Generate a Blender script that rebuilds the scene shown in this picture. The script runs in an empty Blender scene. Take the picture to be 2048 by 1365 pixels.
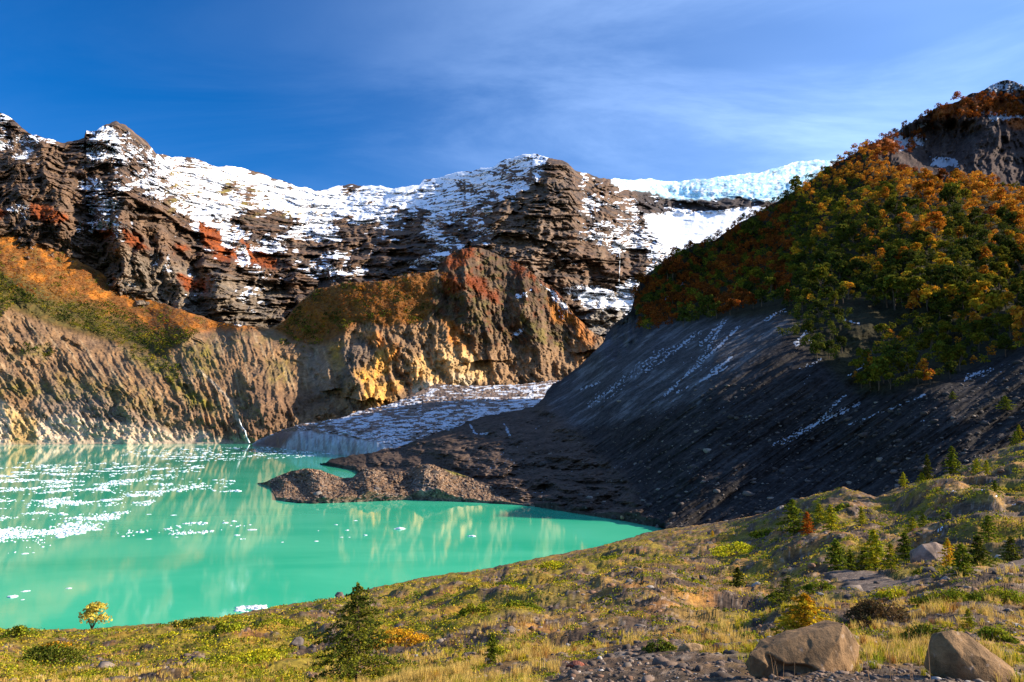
import bpy, math, random
import numpy as np
rng = np.random.default_rng(7); random.seed(7)
R = math.radians
SC = bpy.context.scene
COL = SC.collection

# ---------------------------------------------------------------- camera, sky, sun
F, CX, CY = 1365.0, 1024.0, 682.5          # focal length and centre of the photograph, in its pixels
PITCH = math.atan((850 - CY) / F)
EYE = np.array([0.0, 0.0, 35.0])
cam_d = bpy.data.cameras.new('camera'); cam = bpy.data.objects.new('camera', cam_d); COL.objects.link(cam)
cam_d.sensor_width = 36; cam_d.lens = 36 * F / 2048; cam_d.clip_start = 0.1; cam_d.clip_end = 30000
cam.location = EYE; cam.rotation_euler = (math.pi / 2 + PITCH, 0, 0)
SC.camera = cam

SUN_AZ, SUN_EL = R(88), R(26.5)             # azimuth from +Y towards +X
sun_d = bpy.data.lights.new('sun', 'SUN'); sun = bpy.data.objects.new('sun', sun_d); COL.objects.link(sun)
sun_d.energy = 5.0; sun_d.angle = R(0.5); sun_d.color = (1.0, 0.88, 0.72)
sun.rotation_euler = (math.pi / 2 - SUN_EL, 0, math.pi - SUN_AZ)
SC.view_settings.view_transform = 'Standard'; SC.view_settings.look = 'None'
SC.view_settings.gamma = 1; SC.view_settings.exposure = 1.0
SC.cycles.max_bounces = 5; SC.cycles.diffuse_bounces = 2; SC.cycles.glossy_bounces = 2
SC.cycles.transparent_max_bounces = 4; SC.cycles.transmission_bounces = 2

def N(nt, typ, **kw):
    n = nt.nodes.new(typ)
    for k, v in kw.items():
        if k.startswith('i_'):
            n.inputs[k[2:].replace('_', ' ')].default_value = v
        else: setattr(n, k, v)
    return n

def math_node(nt, op, a, b=None, clamp=False):
    n = nt.nodes.new('ShaderNodeMath'); n.operation = op; n.use_clamp = clamp
    for i, v in enumerate((a, b)):
        if v is None: continue
        if isinstance(v, (int, float)): n.inputs[i].default_value = v
        else: nt.links.new(v, n.inputs[i])
    return n.outputs[0]

def mixc(nt, fac, a, b, blend='MIX'):
    n = nt.nodes.new('ShaderNodeMix'); n.data_type = 'RGBA'; n.blend_type = blend
    for i, v in ((0, fac), (6, a), (7, b)):
        if isinstance(v, (int, float)): n.inputs[i].default_value = v
        elif isinstance(v, tuple): n.inputs[i].default_value = (*v[:3], 1)
        else: nt.links.new(v, n.inputs[i])
    return n.outputs[2]

def ramp(nt, v, lo, hi, a=0.0, b=1.0):
    n = nt.nodes.new('ShaderNodeMapRange'); n.interpolation_type = 'SMOOTHSTEP'
    nt.links.new(v, n.inputs[0]); n.inputs[1].default_value = lo; n.inputs[2].default_value = hi
    n.inputs[3].default_value = a; n.inputs[4].default_value = b
    return n.outputs[0]

wd = bpy.data.worlds.new('World'); SC.world = wd; wd.use_nodes = True
nt = wd.node_tree; nt.nodes.clear(); L = nt.links
sky = N(nt, 'ShaderNodeTexSky', sky_type='NISHITA', sun_disc=False, sun_elevation=SUN_EL, sun_rotation=SUN_AZ,
        altitude=1000, air_density=1.0, dust_density=0.15, ozone_density=3.0)
hs = N(nt, 'ShaderNodeHueSaturation', i_Saturation=1.42, i_Value=1.0, i_Hue=0.511)
L.new(sky.outputs[0], hs.inputs['Color'])
tc = nt.nodes.new('ShaderNodeTexCoord')
sep = nt.nodes.new('ShaderNodeSeparateXYZ'); L.new(tc.outputs['Generated'], sep.inputs[0])
zc = math_node(nt, 'ADD', math_node(nt, 'MAXIMUM', sep.outputs[2], 0.0), 0.12)   # cirrus lies on a high sheet
ux = math_node(nt, 'DIVIDE', sep.outputs[0], zc); uy = math_node(nt, 'DIVIDE', sep.outputs[1], zc)
cmb = nt.nodes.new('ShaderNodeCombineXYZ'); L.new(ux, cmb.inputs[0]); L.new(uy, cmb.inputs[1])
def cirrus(scale, rot, stretch, detail, dist, off):
    m = N(nt, 'ShaderNodeMapping'); m.inputs['Rotation'].default_value = (0, 0, rot)
    m.inputs['Scale'].default_value = stretch; m.inputs['Location'].default_value = off
    L.new(cmb.outputs[0], m.inputs[0])
    n = N(nt, 'ShaderNodeTexNoise', i_Scale=scale, i_Detail=detail, i_Roughness=0.62, i_Distortion=dist)
    L.new(m.outputs[0], n.inputs[0]); return n.outputs[0]
c1 = ramp(nt, cirrus(0.9, 0.5, (1, 2.2, 1), 8, 0.7, (3.1, 1.2, 0)), 0.34, 0.74)
c2 = ramp(nt, cirrus(0.35, 0.3, (1, 1.3, 1), 4, 0.2, (9.3, 4.2, 0)), 0.30, 0.62)
cl = math_node(nt, 'MULTIPLY', c1, c2)
# the veil thickens towards the upper right of the view (a direction in the sky, fixed in the world)
side = ramp(nt, math_node(nt, 'ADD', sep.outputs[0], math_node(nt, 'MULTIPLY', sep.outputs[2], 0.25)), -0.30, 0.75, 0.03, 1.0)
veil = math_node(nt, 'MULTIPLY', side, ramp(nt, cirrus(0.25, 0.4, (1, 1.6, 1), 5, 0.4, (1.3, 7.2, 0)), 0.25, 0.7, 0.25, 0.75))
cf = math_node(nt, 'ADD', math_node(nt, 'MULTIPLY', math_node(nt, 'MULTIPLY', cl, 0.45), math_node(nt, 'ADD', side, 0.15, True)), math_node(nt, 'MULTIPLY', veil, 0.85))
skyc = mixc(nt, math_node(nt, 'MULTIPLY', cf, 0.60, True), hs.outputs[0], (6.2, 8.6, 13.0))
bg = N(nt, 'ShaderNodeBackground', i_Strength=0.088); L.new(skyc, bg.inputs[0])
wo = nt.nodes.new('ShaderNodeOutputWorld'); L.new(bg.outputs[0], wo.inputs[0])

# ---------------------------------------------------------------- geometry helpers
def ray(px, py):
    px = np.asarray(px, float); py = np.asarray(py, float)
    u = (px - CX) / F; v = (CY - py) / F
    Y = math.cos(PITCH) - math.sin(PITCH) * v; Z = math.sin(PITCH) + math.cos(PITCH) * v
    return u / Y, Z / Y                     # x and z per metre of Y
def at(px, py, D):
    a, b = ray(px, py); D = np.asarray(D, float)
    return np.stack(np.broadcast_arrays(a * D, D, EYE[2] + b * D), -1)
def W(px, py, z=0.0):                       # distance at which a sight line meets the lake
    a, b = ray(px, py); return (z - EYE[2]) / b

def _h(ix, iy, s):
    h = (ix.astype(np.int64) * 374761393 + iy.astype(np.int64) * 668265263 + s * 974634777) & 0xffffffff
    h = ((h ^ (h >> 13)) * 1274126177) & 0xffffffff
    h = h ^ (h >> 16)
    return h
def gn(x, y, s=0):                          # gradient noise, about -0.7..0.7
    x = np.asarray(x, float); y = np.asarray(y, float); x, y = np.broadcast_arrays(x, y)
    ix = np.floor(x); iy = np.floor(y); fx = x - ix; fy = y - iy
    u = fx * fx * fx * (fx * (fx * 6 - 15) + 10); v = fy * fy * fy * (fy * (fy * 6 - 15) + 10)
    def g(dx, dy):
        a = _h(ix + dx, iy + dy, s) * (2 * math.pi / 4294967296.0)
        return np.cos(a) * (fx - dx) + np.sin(a) * (fy - dy)
    a = g(0, 0); b = g(1, 0); c = g(0, 1); d = g(1, 1)
    return (a + (b - a) * u) * (1 - v) + (c + (d - c) * u) * v
def fbm(x, y, o=5, s=0, g=0.5, l=2.03):
    r = 0; a = 1.0
    for i in range(o):
        r = r + a * gn(x, y, s + i * 17); x = x * l + 3.1; y = y * l + 1.7; a *= g
    return r
def rid(x, y, o=4, s=0, g=0.5, l=2.1):      # ridged, 0..~1 (1 on the crests)
    r = 0; a = 1.0; t = 0
    for i in range(o):
        r = r + a * (1 - np.abs(gn(x, y, s + i * 17)) * 2.2); t += a; x = x * l + 3.1; y = y * l + 1.7; a *= g
    return r / t
def ss(a, b, x):
    t = np.clip((x - a) / (b - a), 0, 1); return t * t * (3 - 2 * t)

def tps(pts):
    p = np.array(pts, float); c = p[:, :2] / 1000.0; v = np.log(p[:, 2]); n = len(p)
    def U(r2): return r2 * np.log(r2 + 1e-12)
    K = U(((c[:, None] - c[None]) ** 2).sum(-1)) + np.eye(n) * 2e-4
    A = np.zeros((n + 3, n + 3)); A[:n, :n] = K; A[:n, n] = 1; A[:n, n + 1:] = c; A[n, :n] = 1; A[n + 1:, :n] = c.T
    w = np.linalg.solve(A, np.r_[v, 0, 0, 0])
    def f(px, py):
        x = np.asarray(px, float) / 1000; y = np.asarray(py, float) / 1000
        r = w[n] + w[n + 1] * x + w[n + 2] * y
        for i in range(n): r = r + w[i] * U((x - c[i, 0]) ** 2 + (y - c[i, 1]) ** 2)
        return np.exp(r)
    return f

def poly(px, py, pts, soft=6.0):            # soft mask of a polygon given in photo coordinates
    p = np.array(pts, float); q = np.roll(p, -1, 0)
    x0, y0 = p.min(0) - soft; x1, y1 = p.max(0) + soft
    out = np.zeros(px.shape); m = (px > x0) & (px < x1) & (py > y0) & (py < y1)
    x = px[m]; y = py[m]; d = np.full(x.shape, 1e9); ins = np.zeros(x.shape, bool)
    for a, b in zip(p, q):
        e = b - a; t = np.clip(((x - a[0]) * e[0] + (y - a[1]) * e[1]) / (e @ e + 1e-9), 0, 1)
        d = np.minimum(d, np.hypot(x - a[0] - t * e[0], y - a[1] - t * e[1]))
        c = ((a[1] > y) != (b[1] > y)) & (x < (b[0] - a[0]) * (y - a[1]) / (b[1] - a[1] + 1e-12) + a[0]); ins ^= c
    out[m] = ss(-soft, soft, np.where(ins, d, -d)); return out

def lerp3(c, m, col):
    return c + (np.asarray(col, float) - c) * m[..., None]

def mesh_obj(name, V, Fq, mat, parent=None, attrs=None, smooth=True):
    me = bpy.data.meshes.new(name); V = np.asarray(V, np.float32).reshape(-1, 3); Fq = np.asarray(Fq, np.int32)
    k = Fq.shape[1]
    me.vertices.add(len(V)); me.vertices.foreach_set('co', V.ravel())
    me.loops.add(Fq.size); me.loops.foreach_set('vertex_index', Fq.ravel())
    me.polygons.add(len(Fq)); me.polygons.foreach_set('loop_start', np.arange(0, Fq.size, k, dtype=np.int32))
    me.update(calc_edges=True)
    if smooth: me.polygons.foreach_set('use_smooth', np.ones(len(Fq), bool))
    for an, av in (attrs or {}).items():
        av = np.asarray(av, np.float32)
        if av.ndim > 1:
            a = me.attributes.new(an, 'FLOAT_COLOR', 'POINT')
            a.data.foreach_set('color', np.c_[av.reshape(-1, 3), np.ones(len(V))].astype(np.float32).ravel())
        else:
            a = me.attributes.new(an, 'FLOAT', 'POINT'); a.data.foreach_set('value', av)
    if mat: me.materials.append(mat)
    o = bpy.data.objects.new(name, me); COL.objects.link(o)
    if parent: o.parent = parent
    return o
def tag(o, label=None, cat=None, group=None, kind=None):
    for k, v in (('label', label), ('category', cat), ('group', group), ('kind', kind)):
        if v: o[k] = v
    return o
def empty(name, loc, rz=0.0, sc=1.0):
    o = bpy.data.objects.new(name, None); COL.objects.link(o); o.location = loc; o.rotation_euler = (0, 0, rz)
    o.scale = (sc, sc, sc) if not hasattr(sc, '__len__') else sc; o.empty_display_size = 0.2
    return o

def grid_faces(nr, nc, flip=False):
    i = np.arange((nr - 1) * nc).reshape(nr - 1, nc)[:, :-1].ravel()
    f = np.stack([i, i + 1, i + nc + 1, i + nc], -1)
    return f[:, ::-1] if flip else f
def grid_normals(P):
    du = np.gradient(P, axis=1); dv = np.gradient(P, axis=0); n = np.cross(du, dv)
    n /= np.linalg.norm(n, axis=-1, keepdims=True) + 1e-9
    n[n[..., 1] > 0.0] *= 1
    return n

class Layer:
    """A terrain sheet: control points (x, y in the photo, distance in metres) give a real surface in metres."""
    def __init__(s, x0, x1, nc, nr, top, bot, ctrl, edge=0.0, edge_f=40.0, seed=1):
        X = np.linspace(x0, x1, nc); t = np.array(top, float); b = np.array(bot, float)
        s.top = np.interp(X, t[:, 0], t[:, 1]); s.bot = np.interp(X, b[:, 0], b[:, 1])
        if edge: s.top = s.top + edge * fbm(X / edge_f, X * 0 + seed, 6, seed, 0.6)
        s.X = X; T = np.linspace(0, 1, nr); s.T = T
        s.px = np.broadcast_to(X[None], (nr, nc)).copy()
        s.py = s.bot[None] + (s.top - s.bot)[None] * T[:, None]
        s.D = tps(ctrl)(s.px, s.py)
        s.P = at(s.px, s.py, s.D)
    def cot(s):                              # run over rise along the columns
        P = s.P; dz = np.gradient(P[..., 2], axis=0); dy = np.gradient(P[..., 1], axis=0)
        return np.clip(dy / (np.abs(dz) + 1e-6), 0.05, 3.0)
    def setD(s, D): s.D = D; s.P = at(s.px, s.py, D)
    def pt(s, px, py, G=None):
        G = s.P if G is None else G
        cx = np.clip((np.asarray(px, float) - s.X[0]) / (s.X[1] - s.X[0]), 0, len(s.X) - 1.001)
        tp = np.interp(px, s.X, s.top); bt = np.interp(px, s.X, s.bot)
        r = np.clip((bt - py) / (bt - tp), 0, 0.9999) * (len(s.T) - 1)
        i = r.astype(int); j = cx.astype(int); fi = (r - i)[..., None]; fj = (cx - j)[..., None]
        return (G[i, j] * (1 - fi) * (1 - fj) + G[i + 1, j] * fi * (1 - fj) + G[i, j + 1] * (1 - fi) * fj + G[i + 1, j + 1] * fi * fj)
    def build(s, name, mat, cols, snow=None, back=(30, 600, 0.7), foot=60.0, kind='structure', nb=8):
        P, C = s.P, cols; S = np.zeros(P.shape[:2]) if snow is None else snow
        tp = P[-1]; h = tp[:, :2] / np.linalg.norm(tp[:, :2], axis=1, keepdims=True)
        rows, cr, sr = [], [], []
        for k in range(1, nb + 1):           # the far side of the crest
            q = (k / nb) ** 2; d = back[0] * q * nb / 2 + back[1] * q
            j = fbm(s.X / 30, s.X * 0 + k * 0.3, 4, 5) * d * 0.15
            rows.append(np.c_[tp[:, :2] + h * d, tp[:, 2] - back[2] * d + j]); cr.append(C[-1]); sr.append(S[-1])
        ft = P[0].copy(); ft[:, 2] -= foot
        P = np.concatenate([ft[None], P, np.array(rows)]); C = np.concatenate([C[:1], C, np.array(cr)]); S = np.concatenate([S[:1], S, np.array(sr)])
        o = mesh_obj(name, P, grid_faces(*P.shape[:2]), mat, attrs={'tint': C.reshape(-1, 3), 'snow': S.ravel()})
        return tag(o, kind=kind)

def terrain_mat(name, scale, bump, snowy=True, rough=0.9, var=0.35, dist=1.0, streak=(1, 1, 1), snow_col=(0.86, 0.88, 0.92), grain=0.9, spec=0.25):
    m = bpy.data.materials.new(name); m.use_nodes = True; nt = m.node_tree; L = nt.links
    b = nt.nodes['Principled BSDF']; b.inputs['Roughness'].default_value = rough
    b.inputs['Specular IOR Level'].default_value = spec
    tcn = nt.nodes.new('ShaderNodeTexCoord'); mp = N(nt, 'ShaderNodeMapping'); mp.inputs['Scale'].default_value = streak
    L.new(tcn.outputs['Object'], mp.inputs[0])
    n1 = N(nt, 'ShaderNodeTexNoise', i_Scale=1 / scale, i_Detail=9, i_Roughness=0.65, i_Distortion=0.4); L.new(mp.outputs[0], n1.inputs[0])
    n2 = N(nt, 'ShaderNodeTexNoise', i_Scale=0.17 / scale, i_Detail=5, i_Roughness=0.6); L.new(mp.outputs[0], n2.inputs[0])
    at_ = N(nt, 'ShaderNodeAttribute', attribute_name='tint'); sn = N(nt, 'ShaderNodeAttribute', attribute_name='snow')
    f = ramp(nt, n1.outputs[0], 0.3, 0.7, 1 - var, 1 + var); f2 = ramp(nt, n2.outputs[0], 0.3, 0.7, 1 - var * 0.6, 1 + var * 0.6)
    ff = math_node(nt, 'MULTIPLY', f, f2)
    vm = nt.nodes.new('ShaderNodeVectorMath'); vm.operation = 'SCALE'; L.new(at_.outputs['Color'], vm.inputs[0]); L.new(ff, vm.inputs['Scale'])
    c = vm.outputs[0]
    if snowy:
        e = math_node(nt, 'ADD', sn.outputs['Fac'], math_node(nt, 'MULTIPLY', math_node(nt, 'SUBTRACT', n1.outputs[0], 0.5), grain))
        fac = ramp(nt, e, 0.36, 0.64)
        c = mixc(nt, fac, c, snow_col)
    L.new(c, b.inputs['Base Color'])
    bp = N(nt, 'ShaderNodeBump', i_Strength=bump, i_Distance=dist); L.new(n1.outputs[0], bp.inputs['Height']); L.new(bp.outputs[0], b.inputs['Normal'])
    return m

def stair(w, a=0.6):
    f = w - np.floor(w); return np.floor(w) + ss(a, 1.0, f) - w
def spur(px, py, pts):
    """a rib running down a face: (y, x, height, width left, width right) -> tent offset"""
    p = np.array(pts, float); y = p[:, 0]
    X = np.interp(py, y, p[:, 1]); Hh = np.interp(py, y, p[:, 2], left=0, right=0)
    wl = np.interp(py, y, p[:, 3]); wr = np.interp(py, y, p[:, 4])
    d = px - X; t = np.where(d < 0, 1 + d / wl, 1 - d / wr); return Hh * np.clip(t, 0, 1)
#@@TERRAIN

# ---------------------------------------------------------------- colours (linear albedo)
BROWN = (0.155, 0.088, 0.050); DARKR = (0.060, 0.045, 0.038); TAN = (0.30, 0.215, 0.13); PALE = (0.50, 0.46, 0.39)
RUST = (0.27, 0.062, 0.010); ORANGE = (0.42, 0.15, 0.012); OLIVE = (0.11, 0.10, 0.012); DGREEN = (0.030, 0.042, 0.010)
GREY = (0.20, 0.185, 0.165); MOSS = (0.22, 0.20, 0.03); DEBRIS = (0.115, 0.078, 0.055)
MT_ROCK = terrain_mat('mountain_rock', 22.0, 0.6, dist=6.0, grain=0.6, var=0.45)
MT_WALL = terrain_mat('moraine_wall', 11.0, 0.55, dist=3.0)
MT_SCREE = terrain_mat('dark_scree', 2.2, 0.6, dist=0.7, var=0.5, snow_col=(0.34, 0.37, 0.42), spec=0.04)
MT_GRAVEL = terrain_mat('moraine_gravel', 0.35, 0.7, dist=0.12, var=0.5)
MT_ICE = terrain_mat('glacier_ice', 6.0, 0.6, dist=2.5, var=0.3, rough=0.5, snow_col=(0.60, 0.62, 0.66))

# ---------------------------------------------------------------- the snowy range at the head of the valley
SKY1 = [(-600, 330), (-400, 250), (-200, 170), (-60, 190), (0, 225), (20, 235), (43, 256), (65, 270), (92, 277), (120, 286), (147, 282), (168, 277), (172, 262),
        (191, 264), (212, 249), (233, 243), (253, 253), (274, 268), (291, 282), (313, 308), (342, 313), (373, 316), (404, 321), (434, 332),
        (458, 333), (489, 338), (530, 350), (564, 362), (599, 374), (633, 381), (668, 374), (703, 371), (737, 371), (781, 376), (822, 373),
        (839, 369), (848, 359), (870, 359), (884, 354), (918, 345), (942, 344), (962, 335), (990, 333), (1010, 320), (1045, 311), (1075, 309),
        (1113, 318), (1133, 326), (1152, 342), (1188, 352), (1215, 359), (1250, 361), (1298, 358), (1357, 365), (1407, 357), (1469, 350),
        (1515, 347), (1552, 335), (1597, 323), (1647, 322), (1684, 318), (1800, 300), (2100, 290), (2300, 300)]
BOT1 = [(-600, 600), (-200, 520), (0, 520), (200, 640), (400, 710), (560, 740), (1000, 740), (1300, 780), (2300, 700)]
c = [(0, 230, 2300), (0, 330, 1950), (0, 440, 1600), (-400, 200, 2300), (-400, 440, 1500), (100, 290, 2200), (100, 400, 1800), (100, 480, 1600),
     (230, 250, 2500), (230, 330, 2300), (240, 400, 2050), (250, 560, 1700), (340, 320, 3000), (340, 420, 2300), (330, 600, 1700),
     (450, 340, 3300), (430, 450, 2500), (400, 600, 1750), (600, 378, 3700), (560, 450, 2900), (520, 560, 2100), (520, 660, 1750),
     (700, 375, 4000), (700, 450, 3100), (700, 540, 2400), (650, 610, 2050), (850, 362, 3900), (850, 450, 2900), (850, 540, 2300),
     (1000, 330, 3400), (1000, 420, 2700), (960, 520, 2350), (1090, 315, 3000), (1120, 400, 2500), (1100, 520, 2200), (1100, 620, 2050),
     (1215, 360, 3300), (1215, 450, 2700), (1230, 560, 2300), (1220, 680, 1900), (1400, 358, 3900), (1350, 400, 3650), (1350, 428, 3500),
     (1380, 485, 2950), (1300, 560, 2450), (1600, 325, 4200), (1600, 400, 3600), (1800, 300, 4300), (2100, 290, 4300), (1700, 600, 2600),
     (0, 520, 1450), (400, 700, 1500), (700, 720, 1700), (1200, 740, 1700), (2200, 700, 2300)]
c = [(a, b, d * 1.3) for a, b, d in c]
A = Layer(-600, 2300, 1500, 470, SKY1, BOT1, c, edge=5.0, edge_f=45, seed=3)
px, py, D = A.px, A.py, A.D.copy()
wx = px + 24 * fbm(px / 60, py / 60, 5, 11); wy = py + 10 * fbm(px / 60, py / 60, 4, 12)
sp = 0
for s_ in ([(225, -40, 120, 50, 120), (300, -40, 160, 50, 140), (520, -50, 100, 60, 140)],
           [(270, 75, 60, 30, 50), (330, 85, 170, 60, 60), (460, 130, 190, 70, 60), (530, 160, 0, 70, 60)],
           [(300, 20, 70, 40, 45), (400, 40, 110, 45, 40), (500, 70, 60, 40, 40)],
           [(244, 232, 40, 60, 70), (300, 238, 200, 62, 90), (400, 246, 330, 70, 140), (500, 250, 300, 60, 150), (580, 262, 120, 50, 130), (660, 300, 0, 50, 110)],
           [(400, 300, 40, 25, 40), (480, 330, 90, 30, 50), (600, 360, 120, 40, 36), (700, 385, 120, 40, 34)],
           [(540, 430, 60, 20, 60), (600, 440, 150, 26, 120), (700, 470, 140, 30, 120)],
           [(430, 395, 0, 30, 60), (480, 400, 70, 24, 100), (560, 420, 130, 30, 120), (620, 430, 60, 30, 120)],
           [(470, 560, 0, 30, 40), (560, 590, 120, 30, 60), (650, 600, 120, 34, 60)],
           [(440, 660, 0, 30, 60), (520, 672, 130, 40, 60), (610, 690, 150, 40, 80)],
           [(326, 1095, 90, 50, 90), (360, 1080, 160, 70, 110), (395, 1030, 230, 110, 150), (420, 990, 330, 180, 170), (520, 985, 360, 170, 180), (620, 1000, 300, 140, 200)],
           [(330, 1125, 50, 20, 25), (400, 1142, 110, 40, 22), (520, 1150, 70, 60, 60)],
           [(380, 1190, 0, 30, 60), (430, 1200, 80, 40, 50), (560, 1215, 90, 40, 60)],
           [(430, 1285, 0, 30, 60), (500, 1300, 90, 40, 60), (600, 1310, 90, 40, 60)],
           [(440, 760, 0, 60, 90), (500, 780, 60, 60, 90), (560, 790, 60, 60, 60)]):
    sp = np.maximum(sp, spur(wx, wy, s_)) if False else sp + spur(wx, wy, s_)
D -= sp * 1.25
D += 90 * poly(wx, wy, [(1275, 375), (1300, 372), (1400, 392), (1500, 385), (1560, 380), (1500, 410), (1420, 426), (1300, 430), (1265, 410)], 14)
A.setD(D)
cot = A.cot(); P = A.P; x, y, z = P[..., 0], P[..., 1], P[..., 2]
rough1 = ss(-0.2, 0.4, fbm(x / 500, z / 300, 3, 21))
flute = rid(x / 95 + 0.8 * fbm(x / 200, z / 200, 3, 5), z / 300, 5, 31, 0.6) - 0.55
flute2 = fbm(x / 30, z / 60, 5, 35, 0.6)
tilt = z - x * 0.03 + 60 * fbm(x / 420, y / 900, 3, 41) + 14 * fbm(x / 60, z / 60, 4, 46)
st = poly(px, py, [(-600, 200), (130, 290), (170, 480), (240, 480), (250, 420), (400, 520), (430, 720), (-600, 720)], 30)
st = 1 - 0.85 * st
icz = poly(px, py, [(1225, 335), (1700, 280), (1720, 420), (1640, 480), (1340, 500), (1300, 440), (1280, 400), (1225, 372)], 8)
def pat(sx, sz, sd, lo=-0.3, hi=0.35): return ss(lo, hi, fbm(x / sx, z / sz, 4, sd))
d = cot * st * (140 * stair(tilt / 140 + 0.9 * fbm(x / 300, z / 300, 4, 42), 0.6) * 0.6 * pat(500, 200, 47)
           + 58 * stair(tilt / 58 + 1.1 * fbm(x / 130, z / 130, 4, 43), 0.5) * pat(260, 90, 48, -0.1, 0.4)
           + 23 * stair(tilt / 23 + 0.6 * fbm(x / 60, z / 60, 3, 44), 0.5) * pat(150, 50, 49, 0.0, 0.45) * 0.5)
d -= (60 * flute + 34 * flute2) * (0.3 + 0.7 * rough1) * (1.7 - 0.9 * st)
d += 62 * (rid(x / 210, z / 190, 5, 51, 0.58) - 0.5)
o1 = fbm(px / 95 + 0.5 * fbm(px / 60, py / 30, 2, 91), (py - (px - 640) * 0.05) / 24, 4, 92, 0.55); o2 = fbm(px / 42, py / 12, 4, 93, 0.55)
field = poly(px, py, [(320, 300), (470, 325), (640, 372), (640, 430), (520, 450), (430, 420), (350, 400)], 30) + 0.6 * poly(px, py, [(640, 372), (850, 350), (1040, 310), (1040, 360), (860, 420), (660, 430)], 24)
d -= (75 * ss(-0.02, 0.10, o1) + 22 * ss(0.0, 0.14, o2)) * (0.12 + 0.88 * st) * (1 - 0.65 * field)
gul = rid(px / 44 + 0.6 * fbm(px / 60, py / 40, 3, 95) + (py - 400) * 0.005, py / 130, 5, 94, 0.6) - 0.55
d -= (1 - 0.8 * field) * 120 * gul
icz *= 1 - poly(px, py, [(1262, 384), (1341, 400), (1407, 398), (1480, 394), (1540, 400), (1500, 418), (1420, 428), (1300, 430), (1262, 420)], 5)
d *= 1 - 0.88 * icz; d -= icz * (10 * fbm(px / 16, py / 12, 4, 96) + 14 * ss(430, 400, py) * (rid(px / 12, py / 40, 3, 97) - 0.5))
fade = ss(0, 10, (py - A.top[None])) * 0.85 + 0.15
A.setD(D + d * fade); P = A.P; n = grid_normals(P); nz = np.abs(n[..., 2])
# colours
band = fbm(tilt / 30, x / 900, 4, 61)
C = np.empty(P.shape); C[:] = BROWN
C = lerp3(C, ss(-0.15, 0.25, band + 0.4 * fbm(px / 14, py / 60, 4, 98)) * 0.85, DARKR); C = lerp3(C, ss(0.1, 0.5, fbm(x / 90, z / 40, 4, 62)) * 0.6, (0.21, 0.14, 0.085))
wx = px + 14 * fbm(px / 30, py / 30, 5, 71); wy = py + 10 * fbm(px / 30, py / 30, 5, 72)
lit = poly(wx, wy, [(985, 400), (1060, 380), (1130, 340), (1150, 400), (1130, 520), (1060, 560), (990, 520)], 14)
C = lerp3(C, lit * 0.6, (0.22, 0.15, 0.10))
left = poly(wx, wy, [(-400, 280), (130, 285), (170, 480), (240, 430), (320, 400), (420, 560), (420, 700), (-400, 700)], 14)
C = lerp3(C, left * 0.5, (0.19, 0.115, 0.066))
C = lerp3(C, poly(wx, wy, [(245, 500), (400, 540), (560, 570), (560, 700), (330, 700), (240, 600)], 18) * 0.6, (0.25, 0.20, 0.14))
C = lerp3(C, poly(wx, wy, [(1160, 620), (1270, 560), (1290, 720), (1180, 740)], 12) * 0.8, (0.30, 0.26, 0.21))
C = lerp3(C, poly(wx, wy, [(1270, 372), (1600, 372), (1560, 410), (1420, 430), (1270, 425)], 8), (0.062, 0.046, 0.042))
# yellowish turf between the snow patches
turf = ss(0.02, 0.3, fbm(px / 40, py / 14, 5, 73)) * poly(wx, wy, [(330, 330), (460, 340), (640, 400), (640, 450), (440, 420), (340, 420)], 20)
C = lerp3(C, turf, (0.20, 0.15, 0.035))
shrubm = 0
for pg in ([(395, 440), (420, 450), (440, 470), (432, 505), (400, 490)], [(425, 480), (470, 500), (480, 520), (440, 510)],
           [(480, 470), (505, 500), (545, 515), (552, 540), (500, 530), (488, 495)], [(425, 505), (462, 515), (460, 525), (430, 520)],
           [(60, 405), (100, 410), (135, 440), (100, 450), (60, 430)], [(240, 450), (275, 475), (300, 500), (270, 495), (245, 475)],
           [(-10, 410), (15, 420), (5, 440), (-30, 430)], [(350, 550), (400, 560), (412, 580), (370, 580)], [(190, 455), (215, 460), (230, 480), (200, 478)],
           [(345, 490), (375, 492), (378, 505), (350, 500)]):
    shrubm = np.maximum(shrubm, poly(wx, wy, pg, 5))
C = lerp3(C, shrubm, RUST)
# snow: lies where the ground is flat enough
b = np.full(P.shape[:2], -0.34)
def addb(v, pts, soft=30):
    global b; m = poly(px, py, pts, soft); b = b + (v - b) * m
addb(0.23, [(310, 295), (470, 325), (640, 375), (860, 350), (1010, 300), (1110, 300), (1060, 390), (960, 420), (860, 470), (640, 480), (500, 500), (400, 470), (340, 390)], 26)
addb(-0.10, [(400, 450), (640, 470), (760, 440), (900, 480), (890, 540), (700, 540), (560, 560), (400, 520)], 24)
addb(-0.02, [(700, 430), (980, 400), (975, 500), (880, 545), (700, 520)], 24)
addb(0.02, [(170, 235), (300, 260), (330, 400), (250, 390), (240, 470), (180, 470), (150, 320)], 14)
addb(0.02, [(-400, 150), (60, 240), (120, 285), (0, 300), (-400, 300)], 14)
addb(-0.02, [(1150, 335), (1290, 360), (1290, 560), (1200, 520), (1140, 470)], 20)
addb(0.26, [(1130, 580), (1270, 530), (1300, 560), (1280, 620), (1170, 620)], 12)
addb(0.02, [(1240, 470), (1340, 440), (1500, 420), (1500, 520), (1300, 560), (1220, 540)], 16)
addb(-0.35, [(680, 470), (760, 450), (840, 455), (880, 500), (820, 520), (700, 530)], 16)
addb(-0.3, [(1090, 500), (1290, 500), (1290, 560), (1200, 575), (1090, 570)], 14)
addb(-0.25, [(430, 440), (520, 415), (600, 430), (610, 455), (500, 460)], 14)
addb(1.3, [(1290, 432), (1360, 424), (1560, 420), (1600, 400), (1640, 480), (1340, 500), (1310, 470)], 12)
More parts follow.
